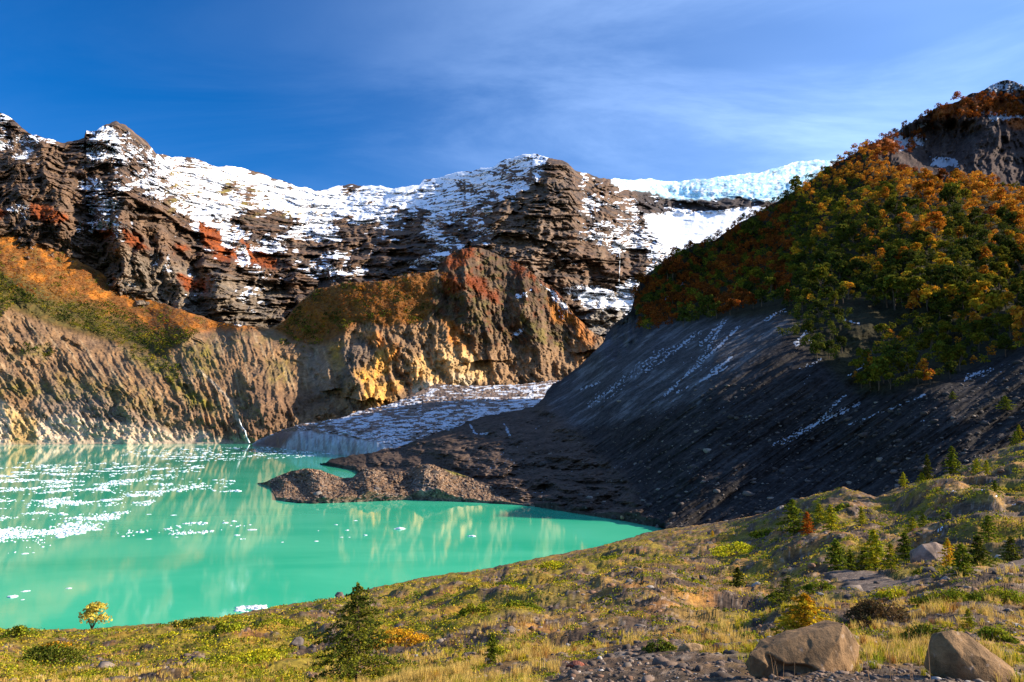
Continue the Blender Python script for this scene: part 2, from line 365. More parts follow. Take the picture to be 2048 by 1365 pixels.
addb(1.6, [(1230, 340), (1700, 290), (1700, 360), (1620, 372), (1540, 384), (1480, 382), (1400, 392), (1300, 376), (1240, 380)], 5)
addb(-0.2, [(1270, 378), (1300, 378), (1400, 394), (1480, 384), (1550, 386), (1500, 412), (1400, 424), (1275, 424)], 6)
addb(-0.45, [(990, 410), (1060, 385), (1085, 350), (1130, 330), (1155, 345), (1150, 470), (1100, 560), (1000, 530), (985, 480)], 10)
snow = ss(0.58, 0.82, nz + b - 0.10 - 0.38 * gul + 0.26 * fbm(px / 26, py / 11, 5, 81, 0.55) + 0.50 * fbm(px / 90, py / 40, 4, 84)) * (1 - shrubm * 0.8)
ICEFALL = poly(px + 8 * fbm(px / 12, py / 12, 3, 5), py + 6 * fbm(px / 14, py / 14, 3, 6), [(1225, 340), (1700, 290), (1720, 340), (1640, 360), (1570, 400), (1531, 404), (1480, 394), (1407, 400), (1341, 398), (1300, 384), (1262, 380), (1225, 368)], 3)
snow = snow * (1 - ICEFALL * 1.0)
C = lerp3(C, ICEFALL, (0.42, 0.70, 0.82)); C = lerp3(C, ICEFALL * ss(-0.1, 0.35, fbm(px / 10, py / 9, 4, 83) - (py - A.top[None]) * 0.004 + 0.1), (0.88, 0.92, 0.94))
C = C * np.where(ICEFALL > .5, 1.0, 0.80)[..., None]
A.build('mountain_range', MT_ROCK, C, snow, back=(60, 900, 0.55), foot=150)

# ---------------------------------------------------------------- eroded moraine wall, forest apron, central buttress
TOP2 = [(-600, 330), (-200, 400), (0, 445), (60, 470), (130, 505), (200, 545), (270, 590), (340, 612), (420, 640), (480, 652), (540, 656), (570, 642), (600, 604),
        (627, 580), (696, 566), (771, 562), (812, 548), (860, 545), (884, 536), (890, 515), (904, 506), (938, 495), (960, 496), (986, 506), (1017, 518),
        (1055, 538), (1079, 559), (1106, 576), (1123, 593), (1147, 627), (1181, 661), (1215, 682), (1300, 760)]
BOT2 = [(-600, 893), (0, 889.5), (290, 888), (513, 887), (600, 880), (700, 850), (800, 830), (900, 812), (1000, 800), (1300, 800)]
c = [(-500, 893, 1110), (0, 889.5, 1210), (200, 888.5, 1240), (350, 887.7, 1262), (500, 887, 1285), (0, 760, 1330), (250, 780, 1340), (0, 610, 1540), (0, 450, 1950), (200, 680, 1600), (340, 700, 1570),
     (380, 664, 1640), (470, 656, 1690), (540, 657, 1730), (470, 780, 1400), (300, 612, 2000), (430, 644, 1900), (100, 500, 1950), (-500, 600, 1500),
     (-500, 400, 1900), (700, 566, 1720), (600, 610, 1740), (800, 562, 1730), (750, 650, 1620), (700, 740, 1480), (700, 800, 1400), (780, 775, 1450), (860, 770, 1510), (540, 800, 1350), (600, 800, 1420), (650, 790, 1450), (600, 850, 1340),
     (650, 700, 1640), (600, 700, 1620), (560, 720, 1560), (940, 495, 2000), (900, 600, 1760), (1000, 650, 1760), (1000, 770, 1580), (1100, 700, 1780), (1100, 775, 1640), (1200, 680, 1880),
     (1080, 560, 1950), (900, 700, 1640), (1250, 750, 1650), (880, 560, 1750)]
B = Layer(-600, 1290, 1250, 520, TOP2, BOT2, c, edge=4.0, edge_f=30, seed=9)
px, py, D = B.px, B.py, B.D.copy()
wx = px + 12 * fbm(px / 60, py / 60, 4, 111); wy = py + 12 * fbm(px / 60, py / 60, 4, 112)
sp = 0
for s_ in ([(650, 690, 20, 30, 60), (700, 690, 50, 30, 70), (800, 715, 60, 34, 70)],
           [(690, 800, 30, 40, 40), (740, 830, 60, 40, 40), (790, 850, 30, 40, 40)],
           [(600, 870, 30, 30, 60), (700, 900, 70, 50, 60), (780, 910, 30, 40, 40)],
           [(484, 938, 60, 40, 60), (560, 930, 110, 50, 70), (640, 950, 90, 50, 80), (720, 960, 50, 50, 80)],
           [(540, 1040, 30, 20, 50), (620, 1050, 70, 40, 60), (700, 1080, 60, 50, 60), (770, 1090, 20, 50, 60)],
           [(620, 1140, 30, 30, 30), (700, 1180, 60, 40, 50)],
           [(660, 665, 0, 30, 30), (700, 652, 50, 30, 30), (780, 662, 60, 30, 30)]):
    sp = sp + spur(wx, wy, s_)
B.setD(D - sp * 1.1); D = B.D.copy()
P = B.P; x, y, z = P[..., 0], P[..., 1], P[..., 2]
# gullies run down the fall line: to the right on the left bank, straight down further on
wall = poly(px, py, [(-600, 640), (0, 610), (100, 650), (230, 690), (330, 715), (380, 668), (540, 660), (620, 690), (680, 700), (680, 800), (560, 850), (510, 900), (-600, 900)], 16)
slant = np.interp(px[0], [-600, 0, 350, 500, 700], [0.7, 0.75, 0.62, 0.28, 0.2])[None]
q = px - (py - 600) * slant
g1 = (rid(q / 52 + 0.7 * fbm(px / 70, py / 60, 4, 121), py / 220, 4, 122, 0.6) - 0.6) * (0.15 + 1.15 * ss(-0.25, 0.3, fbm(px / 90, py / 70, 3, 126)))
g2 = rid(q / 17 + 0.35 * fbm(px / 24, py / 24, 3, 123), py / 120, 2, 124) - 0.6
fad = 0.45 + 0.55 * ss(-0.25, 0.2, fbm(px / 120, py / 60, 3, 125))
d = -wall * (30 * g1 + 15 * g2 * fad) * (1 - 0.5 * ss(835, 875, py) * (px < 460))
buttr = 1 - wall; apron = poly(px, py, [(-600, 330), (0, 440), (200, 540), (340, 610), (480, 650), (540, 656), (380, 664), (330, 715), (100, 650), (0, 610), (-600, 640)], 10)
knob = poly(wx, wy, [(540, 655), (600, 600), (640, 570), (780, 552), (872, 545), (868, 600), (850, 640), (780, 660), (740, 640), (690, 670), (640, 690), (580, 690)], 10)
rk = buttr * (1 - apron) * (1 - knob * 0.8)
d -= rk * (72 * (rid((px - (py - 600) * 0.25) / 75 + 0.5 * fbm(px / 90, py / 90, 3, 131), py / 200, 5, 132, 0.6) - 0.55) + 20 * fbm(px / 16, py / 30, 6, 133, 0.62))
d += 13 * fbm(px / 34, py / 34, 6, 141, 0.62) + apron * 26 * fbm((px - (py - 500) * 1.2) / 60, (py) / 160, 4, 142)
d *= ss(0, 14, B.bot[None] - py) * 0.8 + 0.2
B.setD(D + d); n = grid_normals(B.P); nz = np.abs(n[..., 2])
wx = px + 16 * fbm(px / 34, py / 34, 5, 151); wy = py + 12 * fbm(px / 34, py / 34, 5, 152)
C = np.empty(P.shape); C[:] = (0.25, 0.160, 0.088)
C = lerp3(C, ss(-0.2, 0.4, fbm(px / 40, py / 40, 5, 153)), (0.20, 0.135, 0.088)); C = lerp3(C, ss(0.1, 0.5, fbm(q / 9, py / 60, 3, 154)) * wall, (0.34, 0.26, 0.17))
lowg = poly(wx, wy, [(80, 770), (180, 780), (300, 830), (420, 870), (480, 900), (60, 900)], 20)
C = lerp3(C, lowg * 0.7, (0.27, 0.225, 0.19))
pale = poly(wx, wy, [(-600, 815), (0, 805), (70, 838), (150, 832), (260, 850), (350, 864), (440, 874), (440, 900), (-600, 900)], 10)
C = lerp3(C, pale * (0.72 + 0.28 * ss(-0.2, 0.2, fbm(q / 12, py / 30, 3, 155))), (0.60, 0.52, 0.42))
C = lerp3(C, poly(wx, wy, [(360, 872), (490, 868), (505, 900), (350, 900)], 8) * 0.5, (0.40, 0.37, 0.33))
C = lerp3(C, poly(wx, wy, [(10, 815), (75, 840), (75, 890), (20, 890)], 8) * 0.7, (0.36, 0.25, 0.06))
def paint(m, col, k=1.0):
    global C; C = lerp3(C, np.clip(m * k, 0, 1), col)
nz1 = ss(-0.15, 0.25, fbm(px / 14, py / 14, 5, 156)); 
for pg, kk in (([(235, 675), (330, 700), (360, 760), (440, 815), (430, 830), (380, 810), (330, 760), (260, 720)], 0.95),
               ([(360, 690), (430, 690), (440, 740), (410, 760), (375, 730)], 0.75), ([(0, 760), (60, 765), (160, 790), (150, 800), (0, 785)], 0.6),
               ([(100, 745), (240, 760), (300, 830), (200, 800), (130, 780)], 0.4), ([(30, 700), (100, 695), (85, 715), (20, 715)], 0.7), ([(530, 720), (590, 725), (580, 765), (540, 760)], 0.5),
               ([(260, 760), (320, 800), (350, 860), (310, 850)], 0.4), ([(480, 790), (520, 800), (510, 820), (480, 810)], 0.5)):
    paint(poly(wx, wy, pg, 12) * nz1, MOSS, kk)
    paint(poly(wx, wy, pg, 12) * (1 - nz1) * 0.6, (0.09, 0.10, 0.02), kk)
crest = poly(wx, wy, [(380, 662), (540, 655), (560, 672), (540, 690), (400, 690), (370, 700)], 8); paint(crest * nz1, (0.16, 0.14, 0.05), 0.5)
# dark debris fan by the glacier
paint(poly(wx, wy, [(500, 760), (560, 790), (650, 780), (720, 800), (760, 800), (700, 860), (500, 900), (480, 840)], 14), (0.17, 0.11, 0.072), 0.9)
# the coloured cliffs
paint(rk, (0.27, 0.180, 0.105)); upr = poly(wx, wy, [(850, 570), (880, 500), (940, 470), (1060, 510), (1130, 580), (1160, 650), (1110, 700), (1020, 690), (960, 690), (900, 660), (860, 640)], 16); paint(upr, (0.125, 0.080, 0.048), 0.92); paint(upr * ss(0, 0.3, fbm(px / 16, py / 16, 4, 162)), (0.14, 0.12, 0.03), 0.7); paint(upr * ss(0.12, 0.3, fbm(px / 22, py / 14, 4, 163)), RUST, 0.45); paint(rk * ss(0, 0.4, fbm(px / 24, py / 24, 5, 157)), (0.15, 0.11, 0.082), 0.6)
paint(rk * ss(0.1, 0.4, fbm(px / 20, py / 50, 4, 158)), (0.38, 0.27, 0.17), 0.5)
yel = ss(-0.25, 0.15, fbm((px - (py - 700) * -0.4) / 16, py / 50, 5, 159))
for pg, col, kk in (([(705, 740), (760, 700), (790, 705), (775, 740), (745, 765), (715, 765)], (0.66, 0.37, 0.075), 0.95),
                    ([(730, 770), (800, 765), (790, 800), (760, 815), (730, 805)], (0.66, 0.40, 0.10), 0.9),
                    ([(725, 665), (760, 670), (795, 700), (800, 730), (770, 700), (740, 690)], (0.52, 0.20, 0.035), 0.8),
                    ([(820, 720), (850, 700), (880, 760), (872, 775), (840, 790), (820, 770)], (0.70, 0.48, 0.20), 0.9),
                    ([(880, 630), (910, 650), (930, 690), (935, 720), (915, 700), (895, 660)], (0.66, 0.27, 0.04), 0.9),
                    ([(870, 680), (930, 700), (985, 730), (985, 765), (935, 775), (895, 765), (870, 730)], (0.60, 0.44, 0.22), 0.85),
                    ([(900, 740), (950, 760), (935, 778), (905, 778)], (0.66, 0.60, 0.46), 0.8), ([(820, 760), (870, 765), (850, 795), (825, 795)], (0.66, 0.62, 0.5), 0.8),
                    ([(650, 680), (690, 690), (680, 740), (655, 720)], (0.50, 0.30, 0.06), 0.8),
                    ([(840, 640), (870, 650), (895, 700), (860, 720), (830, 680)], (0.34, 0.22, 0.12), 0.8),
                    ([(1095, 600), (1130, 615), (1185, 670), (1185, 690), (1155, 670), (1110, 640)], (0.50, 0.20, 0.025), 0.95),
                    ([(1140, 620), (1180, 640), (1190, 680), (1165, 690)], (0.42, 0.16, 0.03), 0.8),
                    ([(1150, 690), (1185, 690), (1160, 730), (1145, 720)], (0.36, 0.16, 0.04), 0.6),
                    ([(1020, 640), (1045, 650), (1040, 690), (1020, 670)], (0.28, 0.12, 0.04), 0.6)):
    paint(poly(wx, wy, pg, 9) * (0.6 + 0.4 * yel), col, kk)
paint(poly(wx, wy, [(1025, 610), (1060, 640), (1120, 670), (1150, 700), (1100, 700), (1040, 660)], 9) * nz1, (0.20, 0.17, 0.045), 0.9)
paint(poly(wx, wy, [(940, 600), (980, 600), (985, 660), (950, 650)], 9) * nz1, (0.18, 0.15, 0.045), 0.7)
paint(poly(wx, wy, [(690, 690), (740, 680), (760, 700), (700, 760), (680, 780), (680, 720)], 9), (0.12, 0.105, 0.10), 0.7)
paint(poly(wx, wy, [(610, 700), (660, 720), (665, 800), (630, 790)], 9), (0.25, 0.22, 0.19), 0.6)
# forest floor
fl = np.maximum(apron, knob); mixf = ss(-0.1, 0.2, fbm((px - (py - 500)) / 40, (py + (px) * 0.5) / 34, 4, 160) + (py - (450 + (px) * 0.55)) * -0.004 - 0.0)
paint(fl, (0.17, 0.065, 0.012)); paint(apron * mixf, (0.36, 0.12, 0.012), 0.9); lowg_ = apron * ss(50, 85, wy - (470 + np.clip(wx, -300, 480) * 0.42)) * (wx < 400); paint(lowg_, (0.06, 0.055, 0.012), 0.85); paint(apron * ss(0.1, 0.3, fbm((px - (py - 500)) / 26, (py + px * 0.5) / 12, 4, 164)), (0.12, 0.07, 0.016), 0.7)
SHR = [[(890, 520), (940, 494), (950, 505), (925, 535), (900, 540)], [(930, 545), (980, 560), (975, 590), (940, 580)], [(1017, 514), (1055, 535), (1045, 548), (1020, 535)],
       [(960, 590), (990, 580), (990, 610)], [(1055, 545), (1080, 560), (1070, 570)], [(1090, 560), (1110, 580), (1125, 600), (1110, 600)], [(880, 545), (920, 550), (930, 580), (890, 590)]]
for pg in SHR: paint(poly(wx, wy, pg, 5), RUST, 0.9)
# a rivulet and pale slabs on the wall
rv = np.interp(py[:, 0] if False else py, [730, 760, 800, 845, 888], [385, 420, 460, 478, 497]); paint(wall * ss(7, 2, np.abs(px - rv + 3 * fbm(py / 8, px * 0, 3, 9))) * ss(725, 760, py), (0.5, 0.46, 0.4), 0.55)
sb = np.full(P.shape[:2], -1.0)
for pg in ([(1080, 565), (1100, 575), (1140, 605), (1150, 640), (1120, 620)], [(1030, 590), (1060, 580), (1060, 590), (1035, 598)], [(1030, 660), (1050, 662), (1045, 675), (1030, 672)],
           [(1110, 620), (1135, 628), (1125, 640)]):
    sb = sb + (0.15 - sb) * poly(wx, wy, pg, 5)
snow = ss(0.5, 0.75, nz + sb + 0.5 * fbm(px / 9, py / 6, 4, 161))
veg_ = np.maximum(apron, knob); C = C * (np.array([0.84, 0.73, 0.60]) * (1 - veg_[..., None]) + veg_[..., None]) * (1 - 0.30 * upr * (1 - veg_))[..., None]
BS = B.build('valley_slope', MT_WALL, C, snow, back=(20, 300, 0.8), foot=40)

# ---------------------------------------------------------------- glacier tongue with its ice cliff
TOP3 = [(505, 887), (520, 878), (560, 862), (600, 848), (650, 842), (690, 834), (717, 822), (775, 810), (819, 792), (871, 768), (929, 772), (1031, 770), (1100, 762), (1300, 750)]
BOT3 = [(505, 889), (560, 895), (600, 901), (650, 907), (700, 914), (760, 928), (850, 945), (1300, 945)]
c = [(510, 888, 1150), (560, 893, 1050), (600, 900, 950), (650, 905, 868), (700, 912, 780), (760, 926, 640), (850, 943, 600), (1250, 940, 600), (560, 872, 1075), (600, 868, 985), (650, 870, 900),
     (700, 876, 815), (760, 885, 700), (850, 890, 680), (560, 864, 1140), (620, 848, 1080), (690, 836, 1080), (760, 815, 1140), (760, 850, 900), (820, 796, 1200), (900, 775, 1330),
     (1000, 775, 1350), (1100, 764, 1440), (850, 840, 900), (950, 810, 1050), (1050, 800, 1150), (1250, 760, 1500), (1250, 850, 1000), (1000, 850, 850)]
G = Layer(505, 1300, 620, 240, TOP3, BOT3, c, edge=2.5, edge_f=16, seed=13)
px, py = G.px, G.py; P = G.P
ct = np.interp(px, [505, 560, 600, 650, 700, 760, 850], [884, 868, 862, 868, 876, 886, 900]) + 5 * fbm(px / 18, px * 0, 4, 171)
top_ = ss(-3, 3, ct - py)
x, y, z = P[..., 0], P[..., 1], P[..., 2]
dD = (1 - top_) * (-9 * (rid(px / 13, py / 90, 3, 172) - 0.5)) + top_ * (26 * (rid(px / 24 + 0.6 * fbm(px / 30, py / 12, 3, 8), py / 11, 5, 173, 0.6) - 0.5) + 10 * fbm(px / 6, py / 4, 3, 174))
G.setD(G.D + dD * ss(0, 4, G.bot[None] - py))
Z = G.P; nz = np.abs(grid_normals(Z)[..., 2])
C = np.empty(P.shape); C[:] = (0.17, 0.115, 0.08)
C = lerp3(C, 1 - top_, (0.34, 0.38, 0.39)); C = lerp3(C, (1 - top_) * ss(-0.1, 0.3, fbm(px / 7, py / 40, 4, 175)), (0.20, 0.20, 0.20))
C = lerp3(C, poly(px, py, [(505, 890), (560, 860), (590, 866), (560, 900)], 6), (0.10, 0.07, 0.055))
blue = poly(px, py, [(770, 850), (960, 800), (1110, 780), (1110, 800), (960, 880), (740, 930)], 14)
sb = -0.40 + 0.20 * poly(px, py, [(640, 850), (760, 820), (820, 800), (800, 880), (640, 880)], 16) + 0.30 * blue + 0.22 * poly(px, py, [(930, 760), (1250, 750), (1250, 790), (930, 790)], 8)
sb = sb - 0.5 * (1 - top_) + 0.45 * fbm((px + py) / 80, py / 16, 4, 178)
snow = ss(0.45, 0.75, nz * 0.5 + 0.25 + sb + 0.9 * fbm((px + py * 2) / 22 + 0.6 * fbm(px / 30, py / 14, 3, 4), py / 4.2, 6, 176, 0.65))
G.build('glacier', MT_ICE, C, snow, back=(20, 200, 0.15), foot=30)

# ---------------------------------------------------------------- right-hand mountain: cliffs, forest, dark scree
TOP5 = [(640, 927), (652, 926), (662, 919), (706, 911), (758, 902), (819, 888), (860, 871), (895, 858), (929, 847), (963, 834), (1010, 826), (1066, 813), (1088, 798), (1093, 784),
        (1106, 768), (1123, 760), (1158, 733), (1187, 705), (1205, 686), (1214, 668), (1226, 652), (1242, 638), (1262, 624), (1270, 590), (1283, 558), (1308, 537), (1341, 513),
        (1395, 488), (1432, 479), (1465, 455), (1515, 426), (1552, 405), (1573, 393), (1602, 376), (1635, 351), (1655, 337), (1684, 320), (1713, 305), (1722, 295), (1751, 284),
        (1792, 265), (1821, 247), (1862, 226), (1867, 217), (1896, 208), (1920, 202), (1945, 188), (1970, 179), (1987, 167), (2007, 160), (2032, 165), (2048, 172), (2150, 130),
        (2400, 150), (2900, 250)]
BOT5 = [(640, 929), (710, 942), (760, 985), (1000, 1003), (1150, 1028), (1240, 1042), (1313, 1056), (1500, 1085), (2048, 1085), (2900, 1085)]
c = [(652, 927, 600), (710, 941, 525), (800, 960, 430), (900, 965, 400), (1000, 1001, 318), (1150, 1026, 272), (1313, 1055, 233), (1200, 900, 390), (1100, 870, 480), (1000, 880, 500),
     (900, 900, 500), (758, 902, 610), (860, 871, 630), (929, 848, 650), (1066, 814, 740), (1090, 787, 820), (1158, 735, 880), (1211, 683, 900), (1265, 610, 900), (1341, 515, 920),
     (1432, 481, 940), (1552, 407, 950), (1684, 322, 980), (1600, 880, 268), (1850, 750, 262), (2048, 700, 255), (2400, 640, 255), (1700, 1030, 195), (2048, 930, 185), (2400, 900, 175),
     (1450, 1060, 215), (1400, 960, 255), (1200, 800, 520), (1300, 700, 600), (1200, 700, 800), (1420, 680, 480), (1550, 650, 430), (1750, 600, 430), (1900, 560, 410), (2048, 600, 370),
     (1600, 500, 720), (1500, 560, 760), (1400, 600, 760), (1320, 640, 780), (1700, 420, 760), (1850, 400, 720), (2048, 420, 640), (1735, 300, 970), (1800, 268, 1040), (1900, 330, 900), (2048, 370, 790),
     (2048, 174, 1050), (1900, 212, 1060), (2200, 150, 1000), (2400, 300, 900), (2900, 300, 900), (2900, 700, 260), (1950, 690, 300), (1850, 690, 330), (2900, 1000, 200), (1700, 1085, 150), (2400, 1085, 150)]
E = Layer(640, 2900, 1300, 640, TOP5, BOT5, c, edge=4.0, edge_f=30, seed=17)
px, py, D = E.px, E.py, E.D.copy()
cliff = poly(px, py, [(1722, 250), (1870, 190), (2010, 120), (2900, 120), (2900, 480), (2100, 420), (2048, 392), (1960, 350), (1900, 360), (1850, 350), (1760, 320)], 14)
foot = poly(px, py, [(1200, 690), (1262, 620), (1300, 640), (1270, 690), (1230, 720)], 10)
D -= cliff * (46 * (rid(px / 46 + 0.4 * fbm(px / 50, py / 50, 3, 181), py / 180, 5, 182, 0.6) - 0.55) + 10 * fbm(px / 14, py / 20, 5, 183, 0.6))
D += 60 * poly(px, py, [(1780, 268), (1900, 240), (1960, 260), (1900, 340), (1830, 330)], 16) - 22 * spur(px, py, [(235, 1995, 1, 90, 60), (300, 1985, 1.4, 90, 60), (370, 1975, 1, 80, 60)])
D -= foot * 40 * fbm(px / 20, py / 30, 4, 184)
q = px + py * 1.45                            # coordinate across the scree's fall lines
scree = poly(px, py, [(1000, 1100), (900, 870), (1090, 790), (1210, 690), (1340, 655), (1480, 640), (1560, 640), (1640, 730), (1700, 790), (1850, 770), (1950, 730), (2048, 700), (2900, 600), (2900, 1200), (1000, 1200)], 18)
D *= 1 - 0.016 * scree * (fbm(q / 60, (px - py) / 700, 5, 185, 0.6)) * 1.4
D *= 1 + (0.016 - 0.0125 * scree) * fbm(px / 40, py / 40, 6, 186, 0.6) + 0.010 * fbm(px / 130, py / 110, 2, 187)
fore = poly(px, py, [(1265, 590), (1432, 475), (1720, 290), (1800, 330), (1900, 360), (2048, 392), (2900, 480), (2900, 640), (2048, 690), (1860, 770), (1720, 790), (1640, 720), (1560, 630), (1400, 650), (1290, 670)], 16)
D *= 1 + 0.05 * fore * fbm(px / 110, py / 80, 3, 188)
hum = poly(px, py, [(640, 940), (860, 860), (1090, 800), (1250, 960), (1310, 1060), (900, 1020), (740, 990)], 20)
D *= 1 + 0.05 * hum * (fbm(px / 70, py / 28, 5, 189, 0.55))
kk = ss(14, 0, E.bot[None] - py) * (px < 1330); D = D * (1 - kk) + np.clip(W(E.px[0], E.py[0], -0.2), 10, 640)[None] * kk
D = np.where(px < 1320, np.maximum(D, np.clip(W(E.px[0], E.py[0], -0.2), 10, 600)[None]), D)
E.setD(D); n = grid_normals(E.P); nz = np.abs(n[..., 2]); x, y, z = E.P[..., 0], E.P[..., 1], E.P[..., 2]
C = np.empty(E.P.shape); C[:] = (0.026, 0.023, 0.022)  # scree base tone lowered to deepen the shade on the slope
wx = px + 12 * fbm(px / 30, py / 30, 5, 191); wy = py + 8 * fbm(px / 30, py / 30, 5, 192)
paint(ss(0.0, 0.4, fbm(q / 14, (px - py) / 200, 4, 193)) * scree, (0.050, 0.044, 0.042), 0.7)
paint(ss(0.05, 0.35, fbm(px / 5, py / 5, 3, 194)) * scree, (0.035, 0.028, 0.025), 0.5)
paint(cliff, (0.060, 0.040, 0.034)); paint(cliff * ss(0, 0.4, fbm(px / 20, py / 60, 4, 195)), (0.10, 0.072, 0.06), 0.7)
paint(fore * (1 - cliff), (0.028, 0.024, 0.011)); 
slab = poly(wx, wy, [(1090, 800), (1200, 690), (1250, 640), (1300, 650), (1480, 640), (1600, 640), (1540, 700), (1400, 800), (1200, 850), (1090, 850)], 14)
paint(slab, (0.070, 0.066, 0.066), 0.7); paint(slab * ss(0.05, 0.35, fbm(q / 16, (px - py) / 120, 4, 196)), (0.16, 0.16, 0.165), 0.6)
paint(hum, (0.095, 0.065, 0.048), 0.85)
for pg in ([(1860, 228), (1930, 195), (2000, 195), (2048, 210), (2040, 235), (1980, 225), (1900, 235), (1862, 245)], [(1720, 295), (1790, 262), (1800, 290), (1760, 310)], [(1990, 230), (2060, 240), (2060, 260), (2030, 258)]):
    paint(poly(wx, wy, pg, 6), (0.26, 0.075, 0.018), 0.9)
b = np.full(E.P.shape[:2], -0.9)
def addm(v, pts, soft=10):
    global b; b = b + (v - b) * poly(wx, wy, pts, soft)
addm(0.25, [(1780, 262), (1860, 240), (1850, 290), (1800, 310)]); addm(0.25, [(1860, 310), (1910, 315), (1925, 340), (1860, 335)]); addm(0.15, [(1940, 215), (2050, 225), (2050, 240), (1980, 245)])
addm(0.05, [(1960, 170), (2010, 155), (2060, 165), (2060, 185), (1980, 190)])
def strk(x0, y0, x1, y1, w, v=0.25):         # a streak of snow lying down the slope
    global b
    a = np.array([x0, y0], float); e = np.array([x1, y1], float) - a; l2 = e @ e
    t = ((px - x0) * e[0] + (py - y0) * e[1]) / l2; tc_ = np.clip(t, 0, 1)
    dd = np.hypot(px - x0 - tc_ * e[0], py - y0 - tc_ * e[1]); b = b + (v * 0.55 - 0.10 - b) * ss(w * 1.3, w * 0.2, dd + 4 * fbm(px / 10, py / 10, 4, 197))
for a_ in ((1478, 655, 1330, 790, 5, .2), (1440, 655, 1395, 735, 6, .1), (1465, 714, 1400, 765, 5), (1455, 735, 1355, 785, 3), (1310, 715, 1270, 750, 8, .05), (1330, 700, 1180, 810, 14, -.12), (1400, 665, 1290, 740, 14, -.12), (1200, 765, 1160, 780, 4, .1), (1450, 640, 1400, 690, 8, .0),
           (1720, 805, 1550, 890, 9, .12), (1690, 790, 1640, 840, 5, .05), (1850, 790, 1700, 850, 5, -.05), (1745, 720, 1700, 750, 5, .0), (1930, 755, 1980, 740, 7, .1), (1690, 640, 1720, 650, 5, .0),
           (1620, 655, 1590, 690, 8, -.05), (1530, 640, 1570, 620, 7, -.05), (1600, 740, 1640, 720, 6, -.1), (1620, 680, 1640, 690, 5, .1), (1330, 600, 1370, 565, 4, .0),
           (1010, 850, 1020, 872, 3, .2), (940, 848, 950, 868, 3, .25), (950, 868, 975, 868, 2.5, .25), (895, 862, 925, 848, 2, .2)): strk(*a_)
b = b + 0.50 * scree * (b < -0.5) * ss(0.0, 0.5, 0.15 + fbm(px / 90, py / 60, 3, 198)); b += 0.1 * hum * 0
snow = ss(0.55, 0.95, nz * 0.25 + 0.6 + b + 0.55 * fbm(px / 5, py / 3.5, 3, 199, 0.6) + 0.2 * fbm(q / 8, (px - py) / 80, 3, 200))
snow *= 1 - 0.8 * poly(px, py, [(1300, 1000), (1500, 960), (2048, 850), (2900, 800), (2900, 1200), (1200, 1200)], 50) * (fbm(px / 7, py / 7, 2, 77) < 0.3)
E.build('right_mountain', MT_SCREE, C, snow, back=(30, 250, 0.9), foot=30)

# unseen ridge right of the view, added and profiled to shade the scree
gy, gx = np.meshgrid(np.linspace(-260, 430, 140), np.linspace(262, 900, 110), indexing='ij')
hy = np.interp(gy, [-260, 0, 60, 130, 215, 256, 280, 325, 350, 430], [70, 90, 100, 124, 134, 142, 176, 168, 138, 120])
gz = hy * ss(235, 350, gx) * (0.55 + 0.45 * ss(235, 350, gx)) + 0.42 * np.maximum(gx - 350, 0) * 0.6 + 7 * fbm(gx / 60, gy / 60, 5, 251) * ss(262, 330, gx) - 20 * ss(300, 262, gx)
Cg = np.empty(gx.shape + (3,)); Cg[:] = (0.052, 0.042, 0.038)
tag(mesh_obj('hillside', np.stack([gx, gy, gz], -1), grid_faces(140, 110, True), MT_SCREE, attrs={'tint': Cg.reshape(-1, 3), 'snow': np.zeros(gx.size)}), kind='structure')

# ---------------------------------------------------------------- gravel spit in the lake
TOP4 = [(515, 967), (529, 965), (550, 955), (570, 946), (590, 941), (614, 937), (641, 940), (665, 950), (689, 957), (706, 955), (715, 945), (724, 937), (758, 941), (785, 944), (809, 943), (825, 936), (836, 931),
        (854, 928), (868, 930), (881, 936), (912, 946), (960, 962), (1040, 985), (1130, 1008), (1180, 1026)]
BOT4 = [(515, 969), (530, 971), (540, 974), (548, 990), (553, 1001), (604, 1008), (655, 1008), (724, 1005), (826, 1001), (929, 1005), (1031, 1011), (1150, 1022), (1180, 1030)]
c = [(518, 968, 405), (545, 960, 400), (545, 973, 388), (553, 1000, 318), (604, 1008, 302), (655, 1008, 302), (724, 1005, 308), (826, 1001, 316), (929, 1005, 308), (1031, 1011, 297), (1150, 1022, 278),
     (570, 947, 400), (614, 939, 395), (641, 941, 395), (689, 958, 385), (724, 938, 385), (758, 941, 380), (809, 944, 380), (854, 929, 385), (912, 947, 385), (1040, 986, 350), (1180, 1026, 272),
     (600, 975, 365), (620, 985, 335), (700, 980, 335), (760, 965, 350), (850, 960, 350), (950, 980, 345)]
H4 = Layer(515, 1180, 620, 160, TOP4, BOT4, c, edge=1.6, edge_f=14, seed=23)
px, py = H4.px, H4.py
Dd = H4.D * (1 + ss(0, 7, H4.bot[None] - py) * (0.02 * fbm(px / 30, py / 24, 6, 201, 0.62) + 0.006 * fbm(px / 5, py / 4, 3, 203) - 0.03 * spur(px, py, [(940, 625, 1, 25, 40), (1005, 650, 1, 25, 60)]) - 0.035 * spur(px, py, [(930, 850, 1, 40, 50), (1003, 870, 1, 50, 70)])
             - 0.03 * spur(px, py, [(938, 730, 1, 18, 30), (1003, 745, 1, 30, 50)])))
Wb = W(H4.px[0], H4.py[0], -0.2); kk = ss(3, 0, H4.bot[None] - py); Dd = Dd * (1 - kk) + np.minimum(Wb, 430)[None] * kk; Dd = np.maximum(Dd, Wb[None]); H4.setD(Dd)
C = np.empty(H4.P.shape); C[:] = (0.175, 0.105, 0.062)
paint(ss(0, 0.35, fbm(px / 18, py / 18, 5, 204)), (0.10, 0.066, 0.046), 0.8); paint(ss(0.22, 0.34, fbm(px / 3.5, py / 2.5, 2, 205)), (0.36, 0.28, 0.20), 0.7)
